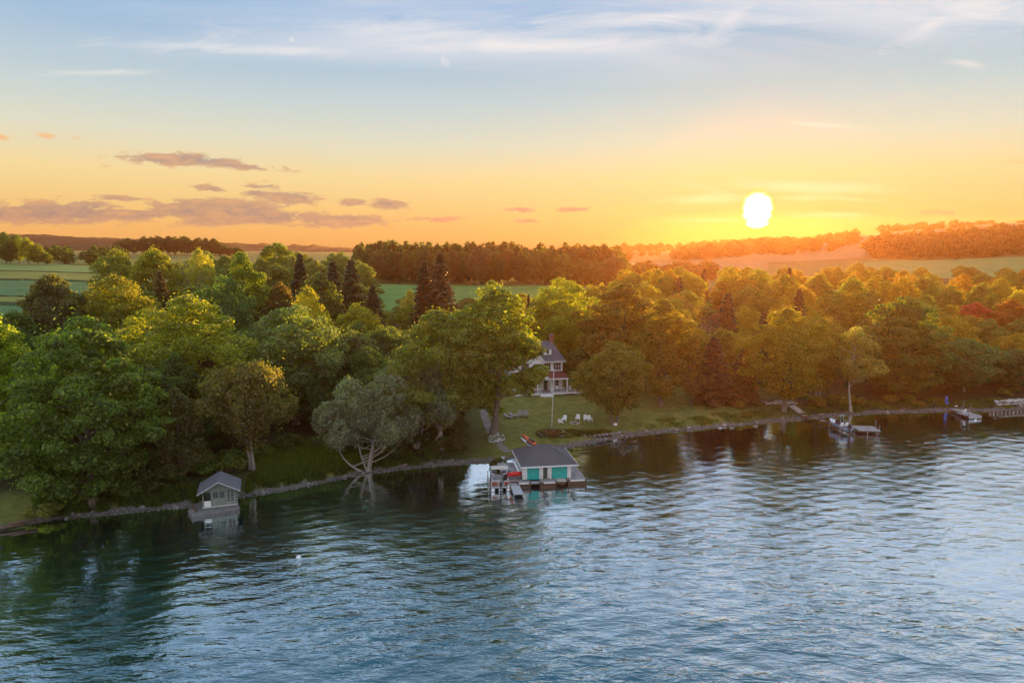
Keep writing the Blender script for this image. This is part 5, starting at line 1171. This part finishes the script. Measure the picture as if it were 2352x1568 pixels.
r_ = MB(); r_.bar((.3, -2.98, .92), (3.9, -2.98, .92), .07, .06); r_.bar((-3.1, -3.0, .86), (.2, -3.0, .86), .05, .05); r_.bar((3.88, -2.98, .6), (3.88, -2.98, 1.0), .1); r_.build('porch_rail', WHITE, HS)
def porch_chair(label, u, v_, rz):
    q = HS.matrix_basis @ Vector((u, v_, fl)); o = thing('porch_chair', label, 'chair', q, R(11) + rz)
    MB().box(-.28, .28, -.25, .25, .40, .45).build('seat', PLAST, o); MB().box(-.28, .28, .22, .27, .46, 1.05).build('backrest', PLAST, o)
    for sx in (-.25, .25):
        for sy in (-.22, .22): MB().box(sx - .02, sx + .02, sy - .02, sy + .02, 0, .398).build('leg', PLAST, o)
porch_chair('white chair on the porch beside the front steps', -2.7, -1.6, .3); porch_chair('white chair in the middle of the porch', -1.7, -1.5, -.4); porch_chair('white chair at the open right end of the porch', 1.2, -1.6, -.5)
q = HS.matrix_basis @ Vector((-.4, -1.7, fl)); t = thing('porch_table', 'small white table near the right porch column', 'table', q, R(11)); MB().box(-.45, .45, -.4, .4, .68, .73).build('tabletop', PLAST, t)
for sx in (-.38, .38):
    for sy in (-.33, .33): MB().box(sx - .03, sx + .03, sy - .03, sy + .03, 0, .678).build('leg', PLAST, t)
q = gnd(1308, 908); t = thing('garden_bench', 'red brown wooden bench below the deck right of the porch', 'bench', q, R(8))
for k in range(3): MB().box(-1.0, 1.0, -.25 + k * .17, -.10 + k * .17, .42, .46).build('slat', TIMBER, t)
for k in range(2): MB().box(-1.0, 1.0, .26, .30, .55 + k * .2, .70 + k * .2).build('slat', TIMBER, t)
for x in (-.9, .9): MB().box(x - .04, x + .04, -.24, .25, 0, .415).build('leg', TIMBER, t)

# ------------------------------------------------------------------ on the lawn
q = gnd(1267, 984); t = thing('flagpole', 'tall bare white flagpole on the lawn below the house', 'flagpole', q); MB().tube([(0, 0, -.2), (.15, 0, 5), (.30, 0, 10.6)], [.07, .06, .035], 8).build('pole', WHITE, t, smooth=True)
MB().tube([(.30, 0, 10.6), (.30, 0, 10.66), (.30, 0, 10.76), (.30, 0, 10.8)], [.03, .09, .09, .02], 8).build('finial', WHITE, t); MB().box(-.25, .25, -.25, .25, -.1, .12).build('footing', CONC, t); MB().tube([(.1, -.09, 1.2), (.36, -.05, 10.5)], .012, 4).build('halyard', WHITE, t)
def adirondack(label, px, py, rz, mat, group, s=1.12):
    q = gnd(px, py); o = thing('adirondack_chair', label, 'chair', q, rz, group); o.scale = (s, s, s)
    for k in range(5): MB().box(-.3 + k * .122, -.19 + k * .122, 0, .025, 0, .85 - .03 * (k - 2) ** 2).build('back_slat', mat, o, (0, .22, .28), (R(-24), 0, 0))
    for k in range(4): MB().box(-.29, .29, -.33 + k * .145, -.20 + k * .145, .39 - k * .03, .41 - k * .03).build('seat_slat', mat, o)
    for sx in (-1, 1):
        MB().box(sx * .34 - .07, sx * .34 + .07, -.38, .38, .56, .585).build('armrest', mat, o)
        MB().box(sx * .31 - .02, sx * .31 + .02, -.34, -.24, 0, .558).build('front_leg', mat, o)
        MB().bar((sx * .27, -.3, .33), (sx * .27, .52, .04), .03, .11).build('rear_leg', mat, o)
    MB().box(-.33, .33, .34, .37, .50, .558).build('back_rail', mat, o)
    return o
G1 = 'white lawn chairs round the fire pit'
adirondack('white lawn chair seen from its side, farthest left of the fire pit', 1287, 971, R(-85), PLAST, G1)
adirondack('white lawn chair turned half right beside the sideways one', 1296, 968, R(-40 + 180 - 160), PLAST, G1)
adirondack('white lawn chair standing alone behind the fire pit', 1327, 966, R(-12), PLAST, G1)
adirondack('left one of two white lawn chairs close together', 1345.5, 967, R(6), PLAST, G1)
adirondack('right one of two white lawn chairs close together', 1355, 968, R(14), PLAST, G1)
G2 = 'weathered chairs by the path'
adirondack('weathered grey lawn chair, left of the upright pair under the cottonwood', 1196, 958, R(8), GREYP, G2, 1.25)
adirondack('weathered grey lawn chair, right of the upright pair under the cottonwood', 1208, 957.5, R(5), GREYP, G2, 1.25)
def lounger(label, px, py, rz):
    q = gnd(px, py); o = thing('sun_lounger', label, 'lounger', q, rz, 'dark loungers under the cottonwood')
    MB().box(-.32, .32, -.9, .35, .30, .37).build('seat', GREYP, o); MB().box(-.32, .32, 0, .75, 0, .06).build('backrest', GREYP, o, (0, .36, .32), (R(32), 0, 0))
    for sx in (-.28, .28):
        for sy in (-.8, .3): MB().box(sx - .03, sx + .03, sy - .03, sy + .03, 0, .299).build('leg', GREYP, o)
lounger('dark lounger nearest the cottonwood leaves', 1168, 960, R(60)); lounger('dark lounger between the other lounger and the grey chairs', 1180, 957, R(55))
q = gnd(1320, 972); t = thing('fire_pit', 'ring of pale stones around a fire pit before the white chairs', 'fire pit', q)
MB().prism([(.55 * math.cos(a_), .55 * math.sin(a_)) for a_ in np.linspace(0, 6.0, 11)], -.05, .03, 'z').build('ash_bed', BLACK, t)
for k in range(11):
    a_ = k * 2 * math.pi / 11; o = link('stone', ROCK[k % 12], t, (.8 * math.cos(a_), .8 * math.sin(a_), .08), (0, 0, k * 1.3), (.42, .36, .4), mat=PALEST)
q = gnd(1413, 978); t = thing('sign', 'blank white sign between the forked trunks', 'sign', q, R(0)); MB().box(-.32, .32, -.25, -.21, .15, .62).build('board', PLAST, t); MB().box(-.04, .04, -.2, -.14, -.1, .6).build('post', TIMBER, t)
q = gnd(1937.6, 924); t = thing('sign', 'small blank white sign on the bank left of the long bare trunk', 'sign', q); MB().box(-.32, .32, -.05, -.02, .55, 1.2).build('board', PLAST, t); MB().box(-.04, .04, -.019, .04, -.1, 1.1).build('post', TIMBER, t)
# path of flat stones from boathouse to house
PW = [(1167, 1040), (1152, 1026), (1140, 1012), (1131, 1000), (1124, 985), (1117, 968), (1112, 950), (1112, 935)]
gp = [gnd(*q) for q in PW]; pt = bpy.data.objects.new('path', None); col.objects.link(pt); tag(pt, 'stone path climbing the lawn from the boathouse past white flowers', kind='structure')
for a_, b_ in zip(gp[:-1], gp[1:]):
    n_ = max(1, round((b_ - a_).length / .85))
    for k in range(n_):
        c = a_.lerp(b_, (k + .5) / n_); d = b_ - a_; z = lz(c.x, c.y)
        slope_ = math.atan2(lz(c.x + d.x / d.length * .4, c.y + d.y / d.length * .4) - z, .4)
        m = MB().prism([(-.72 + rnd.uniform(-.08, .08), -.38), (.72 + rnd.uniform(-.08, .08), -.40), (.74, .36 + rnd.uniform(-.05, .05)), (-.7, .38)], -.12, .06, 'z')
        m.build('paving_stone', FLAGS, pt, (c.x, c.y, z), (slope_, 0, math.atan2(d.y, d.x) - math.pi / 2))
def flower_bush(label, px, py, Wd, H, tint, n_=260, cat='flowers', group=None, petals=PLAST):
    q = gnd(px, py); o = plant('flower_bush', label, cat, 'bush', q.x, q.y, H, Wd, tint, group)
    r2 = np.random.default_rng(int(px * 7)); dv = r2.normal(size=(n_, 3)); dv[:, 2] = np.abs(dv[:, 2]); dv /= np.linalg.norm(dv, axis=1, keepdims=True)
    V, T_ = leaf_quads(dv * np.array([1.5, 1.5, 1.9]) * r2.uniform(.85, 1.08, (n_, 1)), dv, r2, .24, .9)
    link('blossoms', mesh_np('blossoms', V, quads_of(len(V)), petals), o); return o
flower_bush('white flowering bush at the left edge of the stone path', 1133, 1012, 2.0, 1.2, GREEN)
flower_bush('fuller white flowering bush right of the stone path', 1146, 1009, 2.2, 1.5, GREEN, 340)
for k, (px, py, w_, h_, lb) in enumerate(((1250, 999, 3.0, 1.3, 'golden brown shrub at the left end of the bed below the flagpole'), (1268, 1000, 3.2, 1.2, 'russet shrub straight below the flagpole'), (1285, 998, 2.8, 1.4, 'taller russet shrub right of the flagpole'), (1302, 1001, 2.6, .8, 'low green shrub at the right end of the flagpole bed'))):
    q = gnd(px, py)
    if k in (0, 2): flower_bush(lb.replace('shrub', 'pale flowered shrub'), px, py, w_, h_, (.09, .075, .03), 60, 'shrub', petals=CREAM)
    else: plant('shrub', lb, 'shrub', 'bush', q.x, q.y, h_, w_, (.10, .07, .03) if k < 3 else (.08, .10, .03))
q = gnd(1160, 1062); q = B.matrix_basis @ Vector((-2.4, 9.0, 0)); plant('shrub', 'dark round shrub behind the left corner of the boathouse', 'shrub', 'bush', q.x, q.y, 1.9, 3.0, (.05, .06, .02))
q = gnd(105, 1182); plant('shrub', 'pale yellowish shrub at the water edge near the huge maple', 'shrub', 'bush', q.x, q.y, 1.5, 4.6, (.13, .14, .05))
pts = []
for i in range(500):
    q = gnd(rnd.uniform(1238, 1400), rnd.uniform(992, 1001)); pts.append((q.x, q.y, q.z))
tufts('bed_grass', 'long rough grass in the bed along the stone wall', pts, (.085, .085, .03), (.4, .9), 9)

# ------------------------------------------------------------------ stone walls and stones of the shore
def stone_wall(label, px_pts, zt, sp, size, rows=2, mat=M_STONE):
    o = thing('stone_wall', label, 'stone wall', P3(*px_pts[0], 0)); base_ = o.location.copy(); k = 0
    pts_ = [P3(*q, .3) for q in px_pts]
    for a_, b_ in zip(pts_[:-1], pts_[1:]):
        n_ = max(1, int((b_ - a_).length / sp))
        for i in range(n_):
            for r_ in range(rows):
                c = a_.lerp(b_, (i + .5 * (r_ % 2)) / n_); s_ = size * rnd.uniform(.8, 1.25)
                link('stone', ROCK[k % 12], o, (c.x - base_.x + rnd.uniform(-.1, .1), c.y - base_.y + .12 * r_ + rnd.uniform(-.1, .1), .15 + (zt - .3) * r_ / max(1, rows - 1)), (rnd.uniform(-.3, .3), rnd.uniform(-.3, .3), rnd.uniform(0, 6)), (s_ * 1.3, s_, s_ * .85), mat=mat); k += 1
    return o
stone_wall('curved low stone wall above the gravel beach right of the boathouse', [(1238, 1019), (1262, 1008.5), (1300, 1007), (1340, 1008), (1380, 1006), (1418, 1000), (1440, 996)], .95, .75, .62, 2)
stone_wall('short pale stone wall beside the dark round shrub at the deck corner', [(1160, 1076), (1154, 1068), (1153, 1060), (1157, 1054)], .9, .6, .6, 2, PALEST)
stone_wall('pale stone seawall right of the fishing dock', [(2288, 935), (2310, 933.5), (2335, 932), (2365, 930)], 1.6, .85, 1.15, 3, PALEST)
stone_wall('row of pale square stones behind the fishing dock', [(2165, 930), (2190, 931), (2215, 933), (2245, 935)], .6, 1.5, .75, 1, PALEST)
def shore_rock(i, px, d, s, mat=M_STONE):
    x, y = onland(px, d); o = link('rock', ROCK[i % 12], None, (x, y, lz(x, y) + s * .12), (0, 0, i * 1.7), (s * 1.2, s, s * .8), mat=mat); return o
for i in range(18):
    px = rnd.uniform(60, 420) if i < 9 else rnd.uniform(560, 1120); o = shore_rock(i, px, rnd.uniform(-.2, 1.6), rnd.uniform(.3, .65)); tag(o, 'grey rock lying in the gravel of the left shore', 'rock', 'rocks of the left shore')
for i in range(30):
    o = shore_rock(i, rnd.uniform(1440, 2150), rnd.uniform(-.4, 1.5), rnd.uniform(.35, .75), PALEST if i % 3 == 0 else M_STONE); tag(o, 'rock on the gravel beach right of the lawn', 'rock', 'rocks of the right shore')
for i, (px, py) in enumerate(((1680, 983), (1735, 979.5))):
    q = P3(px, py, 0); tag(link('rock', ROCK[i], None, (q.x, q.y, .05), None, (1.1, .8, .5), mat=M_STONE), ('larger' if i == 0 else 'smaller') + ' dark rock breaking the water off the beach', 'rock')
for i, (a_, b_) in enumerate((((0, 1213), (58, 1203)), ((20, 1203), (85, 1192)))):
    A_, B_ = P3(*a_, .35 + .3 * i), P3(*b_, .35 + .3 * i); tag(MB().tube([A_, A_.lerp(B_, .5) + Vector((0, 0, .05)), B_], [.22, .2, .16], 8).build('log', TIMBER, smooth=True), ('lower' if i == 0 else 'upper') + ' weathered log edging the bank at the left end of the shore', 'log')

# ------------------------------------------------------------------ stairs, terrace, swim dock and speedboat
top_, bot_ = gnd(1817, 933), gnd(1842, 950); d = bot_ - top_; t = thing('stairs', 'pale wooden stairs running from the stone terrace down to the lake', 'stairs', top_, math.atan2(d.y, d.x) + math.pi / 2)
n_ = 8; Lh = math.hypot(d.x, d.y)
for k in range(n_): MB().box(-.75, .75, -Lh * (k + 1) / n_ + .05, -Lh * k / n_, d.z * k / n_ + .05, d.z * k / n_ + .22).build('step', PALEST, t)
for y, z in ((-.1, 0), (-Lh * .5, d.z * .5)): MB().box(-.85, -.76, y - .05, y + .05, z, z + 1.0).build('post', PALEST, t)
c = gnd(1790, 924); t = thing('stone_terrace', 'low stone terrace under the orange green oak', 'terrace', c, R(6))
MB().box(-3.4, 3.2, -.9, 1.6, -.5, .12).build('slab', CONC, t)
for k in range(9): link('stone', ROCK[k], t, (-3.2 + k * .78, -1.0, .0), (0, 0, k), (.9, .6, .7), mat=PALEST)
for k, (x, y) in enumerate(((-2.2, .4), (-1.2, .9))):
    b = MB().box(x - .25, x + .25, y - .25, y + .25, .125, .5).build('crate', TIMBER, t)
# gangway
a_, b_ = P3(1845, 952.5, .55), P3(1910, 972, .55); d = b_ - a_; t = thing('gangway', 'dark plank gangway from the foot of the stairs to the speedboat', 'gangway', (a_.x, a_.y, 0), math.atan2(d.y, d.x) - math.pi / 2)
nb_ = 12
for k in range(nb_): MB().box(-.55, .55, d.length * k / nb_ + .01, d.length * (k + 1) / nb_ - .01, .5, .56).build('plank', TIMBER if k % 4 else DECK, t)
for k in (2, 7, 11):
    for x in (-.5, .5): MB().tube([(x, d.length * k / 12, -2), (x, d.length * k / 12, .49)], .05, 6).build('leg', TIMBER, t)
pa, pb, pc_, pd = P3(1962, 978, .6), P3(1990, 980.5, .6), P3(2017, 988.5, .6), P3(1984, 992.5, .6)
o = thing('swim_platform', 'square grey swim platform on posts right of the speedboat', 'dock', ((pa + pc_) / 2).to_2d().to_3d(), R(-8))
MB().box(-1.9, 1.9, -1.9, 1.9, .36, .54).build('frame', TIMBER, o)
for k in range(9): MB().box(-1.9, 1.9, -1.9 + k * .422 + .006, -1.9 + (k + 1) * .422 - .006, .545, .6).build('plank', DECK, o)
for x, y, z in ((-.4, -2.0, 1.6), (1.2, -2.0, 1.1), (2.0, .9, 1.9), (1.95, -1.0, 1.5), (-1.95, 1.9, 1.0)): MB().tube([(x, y, -2), (x, y, z)], .06, 7).build('post', PALEST, o)
a_, b_ = P3(1949, 991, .5), P3(1906, 972, .5); d = b_ - a_; t = thing('speedboat', 'blue and white speedboat with black outboard on the lift beside the gangway', 'boat', (a_.x, a_.y, .45), math.atan2(d.y, d.x) - math.pi / 2)
Lb = max(5.0, min(d.length, 6.2)); SPB = simple('boat_blue', (.36, .45, .62), .3, .06, 2, coat=.4)
hull(Lb, 2.0, .85, 'hull', SPB, t); lid(Lb, 2.0, .85, 'deck', PLAST, t, crown=.05, cut=(.52, 1)); lid(Lb, 2.0, .45, 'floor', SEAT, t, crown=0, inset=.9, cut=(.02, .55))
MB().tube([(1.0, .0, .88)] + [(1.0 * (1 - max(0, (q - .5) / .5) ** 2.4), q * Lb, .88 + .24 * (max(0, q - .6) / .4) ** 2) for q in np.linspace(.1, .98, 9)], .05, 6).build('gunwale', SPB, t); MB().tube([(-1.0, .0, .88)] + [(-1.0 * (1 - max(0, (q - .5) / .5) ** 2.4), q * Lb, .88 + .24 * (max(0, q - .6) / .4) ** 2) for q in np.linspace(.1, .98, 9)], .05, 6).build('gunwale', SPB, t)
mo = MB().box(-.24, .24, -.6, -.05, .75, 1.45).build('outboard_motor', BLACK, t, bevel=.08); MB().box(-.08, .08, -.45, -.2, -.3, .75).build('lower_unit', BLACK, mo)
MB().prism([(2.3, .5), (3.0, .5), (2.9, 1.25), (2.5, 1.35)], -.9, .9, 'x').build('console', BLACK, t); MB().box(-.85, .85, 2.85, 2.9, 1.2, 1.55).build('windscreen', RUBBER, t)
for x in (-.45, .45):
    s_ = MB().box(x - .28, x + .28, 1.3, 1.8, .5, .95).build('seat', PLAST, t, bevel=.04); MB().box(x - .28, x + .28, 1.25, 1.38, .96, 1.4).build('backrest', PLAST, s_, bevel=.04)
MB().box(-.9, .9, .1, .7, .5, .95).build('rear_bench', BLACK, t, bevel=.05)
tw = MB(); tw.tube([(-.3, 2.2, .9), (-.3, 2.2, 2.5)], .035, 6); tw.tube([(.3, 2.2, .9), (.3, 2.2, 2.5)], .035, 6); tw.tube([(-.55, 2.2, 2.5), (.55, 2.2, 2.5)], .06, 6); tw.build('tower', ALU, t)
br = MB(); br.tube([(-.6, Lb * .7, .9), (-.5, Lb * .72, 1.4), (0, Lb * .97, 1.5), (.5, Lb * .72, 1.4), (.6, Lb * .7, .9)], .025, 5); br.build('bow_rail', ALU, t)
lf = thing('boat_lift', 'pale wooden lift frame holding the speedboat', 'boat lift', (a_.x, a_.y, 0), t.rotation_euler[2])
for x, y in ((-1.35, .4), (1.35, .4), (-1.35, 3.9), (1.35, 3.9)): MB().tube([(x, y, -2), (x, y, 1.5 if x > 0 else 1.1)], .06, 7).build('post', PALEST, lf)
for x in (-1.35, 1.35): MB().bar((x, .2, .42), (x, 4.1, .42), .1).build('beam', TIMBER, lf)
for y in (.8, 3.4): MB().bar((-1.3, y, .38), (1.3, y, .38), .1).build('cross_beam', TIMBER, lf)

# ------------------------------------------------------------------ fishing dock at the far right
a_, b_, c_ = P3(2193, 937, .6), P3(2254.6, 954.2, .6), P3(2287, 954.2, .6); d = b_ - a_
t = thing('fishing_dock', 'long grey dock with a white chair running out from the right shore', 'dock', (a_.x, a_.y, 0), math.atan2(d.y, d.x) - math.pi / 2)
Wd_ = (c_ - b_).length; Wl = 1.9
nb_ = 16
for k in range(nb_):
    wide = 2.9 if k > 7 else 1.4
    MB().box(.0, wide, d.length * k / nb_ + .01, d.length * (k + 1) / nb_ - .01, .5, .6).build('plank', DECK, t)
MB().box(-.06, -.003, 0, d.length, .12, .6).build('side_board', DOCKM, t); MB().box(0, 2.9, d.length + .003, d.length + .06, .12, .6).build('end_board', DOCKM, t)
for y in (.5, d.length * .5, d.length - .2):
    for x in (.1, 1.3): MB().tube([(x, y, -2), (x, y, .49)], .07, 6).build('leg', TIMBER, t)
M_ = t.matrix_basis
q = M_ @ Vector((1.9, d.length * .66, .6)); o = thing('plastic_chair', 'white plastic chair standing on the fishing dock', 'chair', q, R(200))
MB().box(-.26, .26, -.25, .25, .42, .47).build('seat', PLAST, o); MB().box(-.26, .26, .21, .26, .48, .95).build('backrest', PLAST, o)
for sx in (-.23, .23):
    for sy in (-.22, .22): MB().box(sx - .03, sx + .03, sy - .03, sy + .03, 0, .418).build('leg', PLAST, o)
    MB().box(sx * 1.15 - .03, sx * 1.15 + .03, -.24, .24, .64, .68).build('armrest', PLAST, o)
q = M_ @ Vector((1.6, d.length * .84, .6)); o = thing('folding_stool', 'low metal stool at the outer end of the fishing dock', 'stool', q, R(30)); MB().box(-.3, .3, -.22, .22, .38, .43).build('seat', CREAM, o)
for sx in (-.25, .25): MB().bar((sx, -.2, 0), (sx, .2, .37), .03).build('leg', STEEL, o); MB().bar((sx, .2, 0), (sx, -.2, .37), .03).build('leg', STEEL, o)
for i, (x, y, ln) in enumerate(((2.3, .62, 3.6), (2.85, .97, 3.4))):
    q = M_ @ Vector((x, d.length * y, .6)); e_ = Vector((1.7, 1.9, 2.2)).normalized() * ln
    o = thing('fishing_rod', ('fishing rod slanting up behind the white plastic chair', 'fishing rod slanting from the outer corner of the fishing dock')[i], 'fishing rod', q); MB().tube([(0, 0, 0), e_ * .5, e_], [.04, .03, .018], 5).build('rod', PALEST, o); MB().tube([(0, 0, 0), e_ * .12], .055, 6).build('grip', BLACK, o)
q = gnd(2173, 929); o = thing('kayak', 'blue kayak standing upright against the bank', 'kayak', q + Vector((0, 0, -.1)), R(10)); o.rotation_euler = (R(80), 0, R(8))
hull(2.0, .75, .28, 'hull', BLUEP, o, both=True); lid(2.0, .75, .28, 'deck', BLUEP, o, both=True, crown=.07); MB().prism([(.2 * math.cos(q), 1.0 + .4 * math.sin(q)) for q in np.linspace(0, 6.2, 12)], .33, .37, 'z').build('cockpit', BLACK, o)
A_, B_ = P3(2143, 922, 1.4), P3(2156, 934, .4); tag(MB().bar(A_, B_, .35, .2).build('plank_ramp', TIMBER), 'weathered plank ramp sloping to the gravel left of the blue kayak', 'ramp')
q = gnd(2196, 934); tag(link('rock', ROCK[5], None, q + Vector((0, 0, .15)), None, (.7, .6, .6), mat=PLAST), 'single white stone at the shore end of the fishing dock', 'rock')
t = thing('timber_breakwater', 'dark timber breakwater with pale post tops right of the fishing dock', 'breakwater', P3(2270, 950, 0)); bl = t.location.copy()
A_, B_ = P3(2272, 948, .3), P3(2362, 941, .3)
for k in range(3): MB().bar(A_ - bl + Vector((0, 0, k * .22 - .34)), B_ - bl + Vector((0, 0, k * .22 - .34)), .2, .21).build('timber', TIMBER, t)
for k in range(11):
    c = A_.lerp(B_, k / 10) - bl; MB().tube([(c.x, c.y - .2, -1), (c.x, c.y - .2, .36)], .10, 7).build('post', PALEST, t)

# ------------------------------------------------------------------ buoys, barn
def buoy(label, px, py, r_):
    q = P3(px, py, 0); o = thing('buoy', label, 'buoy', (q.x, q.y, 0)); MB().tube([(0, 0, -r_ * .7), (0, 0, -r_ * .3), (0, 0, r_ * .3), (0, 0, r_ * .8), (0, 0, r_)], [r_ * .7, r_ * .96, r_ * .96, r_ * .6, r_ * .1], 14).build('float', PLAST, o, smooth=True)
    MB().tube([(r_ * .12 * math.cos(a_), 0, r_ * 1.05 + r_ * .12 * math.sin(a_)) for a_ in np.linspace(0, 6.28, 9)], r_ * .05, 5).build('ring', STEEL, o)
buoy('white mooring buoy floating alone on the open dark water', 686, 1280, .28); buoy('small pale buoy off the tip of the fishing dock', 2240, 965, .25)
x, _, z = at_y(1905, 574, 850); z = lz(x, 850); t = thing('barn', 'long pale roofed barn on the hazy slope right of the sun', 'barn', (x, 850, z), R(6))
zz = max(0, at_y(1905, 578, 850)[2] - z - 3)
MB().box(-9, 9, 0, 7, -1, 4.2).build('wall', WHITE, t)
for sg in (0, 1): MB().add([(-9.5, -.5 if sg == 0 else 7.5, 4.1), (9.5, -.5 if sg == 0 else 7.5, 4.1), (9.5, 3.5, 7), (-9.5, 3.5, 7)], [(0, 1, 2, 3)]).build('roof', STEEL, t)
for k in range(3): MB().box(-7 + k * 5, -5 + k * 5, -.1, -.01, 0, 2.6).build('door', TIMBER, t)
# ------------------------------------------------------------------ every tree and shrub of a group gets words that find it
LM_R = [(1290, 'the white house'), (1462, 'the russet maple'), (1585, 'the dark gold maple'), (1745, 'the shaded spruces'), (1858, 'the orange green oak'), (1925, 'the forked oak'), (2018, 'the slender ash'), (2150, 'the massive green tree'), (2275, 'the blue kayak'), (9999, 'the stone seawall')]
LM_L = [(50, 'the yellow lit maple'), (310, 'the huge dark maple'), (470, 'the narrow cedar'), (640, 'the twin trunked tree'), (765, 'the sunlit weeds'), (1000, 'the silver willows'), (9999, 'the cottonwoods')]
def px_of(o): return CX + F * o.location.x / (o.location.y * math.cos(PITCH) + (CAM_H - o.location.z) * math.sin(PITCH))
def tone(o):
    for ch in o.children:
        if ch.name.split('.')[0] in ('crown', 'foliage'):
            r, g, b_ = ch.color[:3]
            if b_ > .42 * g: return 'greyish'
            if r > 1.35 * g: return 'orange'
            if r > 1.05 * g: return 'golden' if r > .17 else 'olive'
            return 'bright green' if g > .15 else 'dark green' if g < .115 else 'green'
    return 'grey'
ORD = ['first', 'second', 'third', 'fourth', 'fifth', 'sixth', 'seventh', 'eighth', 'ninth', 'tenth', 'eleventh', 'twelfth', 'thirteenth', 'fourteenth', 'fifteenth']
nth = lambda i: ORD[i] if i < 15 else str(i + 1) + ('st' if i % 10 == 0 and i != 10 else 'nd' if i % 10 == 1 and i != 11 else 'rd' if i % 10 == 2 and i != 12 else 'th')
def relabel(group, what, lms, where, depth=True):
    os_ = [o for o in C.objects if o.parent is None and o.get('group') == group]
    if not os_: return
    ys = sorted(o.location.y for o in os_); q1, q2 = ys[len(ys) // 3], ys[2 * len(ys) // 3]; hs = sorted(o.scale.z for o in os_); bins = {}
    for o in os_:
        row = 'front' if o.location.y < q1 else 'middle' if o.location.y < q2 else 'back'
        lm = next(n_ for p_, n_ in lms if px_of(o) < p_) if lms else ''
        key = (tone(o) + ' ' if o.children else '') + ('spruce' if o.name.startswith('spruce') else what) + (f', {row} row, {where} {lm}' if depth else f' {where} {lm}').rstrip()
        bins.setdefault(key, []).append(o)
    for key, lst in bins.items():
        lst.sort(key=px_of)
        for i, o in enumerate(lst):
            o['label'] = key if len(lst) == 1 else f'{key}, ' + f'{nth(i)} of {len(lst)} from left'
            if len(o['label'].split()) > 16: o['label'] = o['label'].replace(' the ', ' ')
relabel('crowns of the wood under the sun', 'crown', LM_R, 'behind')
relabel('back crowns of the wood under the sun', 'far crown', LM_R, 'high behind')
relabel('crowns behind the house', 'crown', LM_R, 'just behind')
relabel('shaded trees behind the lawn', 'small tree', LM_R, 'behind')
relabel('trees before the hill field', 'field tree', LM_R, 'far behind')
relabel('trees of the left shore wood', 'tree', LM_L, 'behind')
relabel('crowns of the left wood', 'crown', LM_L, 'further behind')
relabel('crowns of the far left wood', 'crown', LM_L, 'far behind')
relabel('undergrowth shrubs of the left shore', 'shrub', LM_L, 'near')
relabel('bank shrubs right of the lawn', 'low shrub', LM_R, 'below')
relabel('trees of the long wood', 'tall tree fronting the long wood', None, '', False)
relabel('trees of the skyline copse', 'tree', [(400, 'left half of the skyline copse'), (9999, 'right half of the skyline copse')], 'of the')
relabel('trees of the far wood edge', 'tree at the wood edge beyond the crop fields', None, '', False)
relabel('rocks of the left shore', 'grey rock', LM_L, 'in the gravel before', False)
relabel('rocks of the right shore', 'beach rock', LM_R, 'in the gravel before', False)
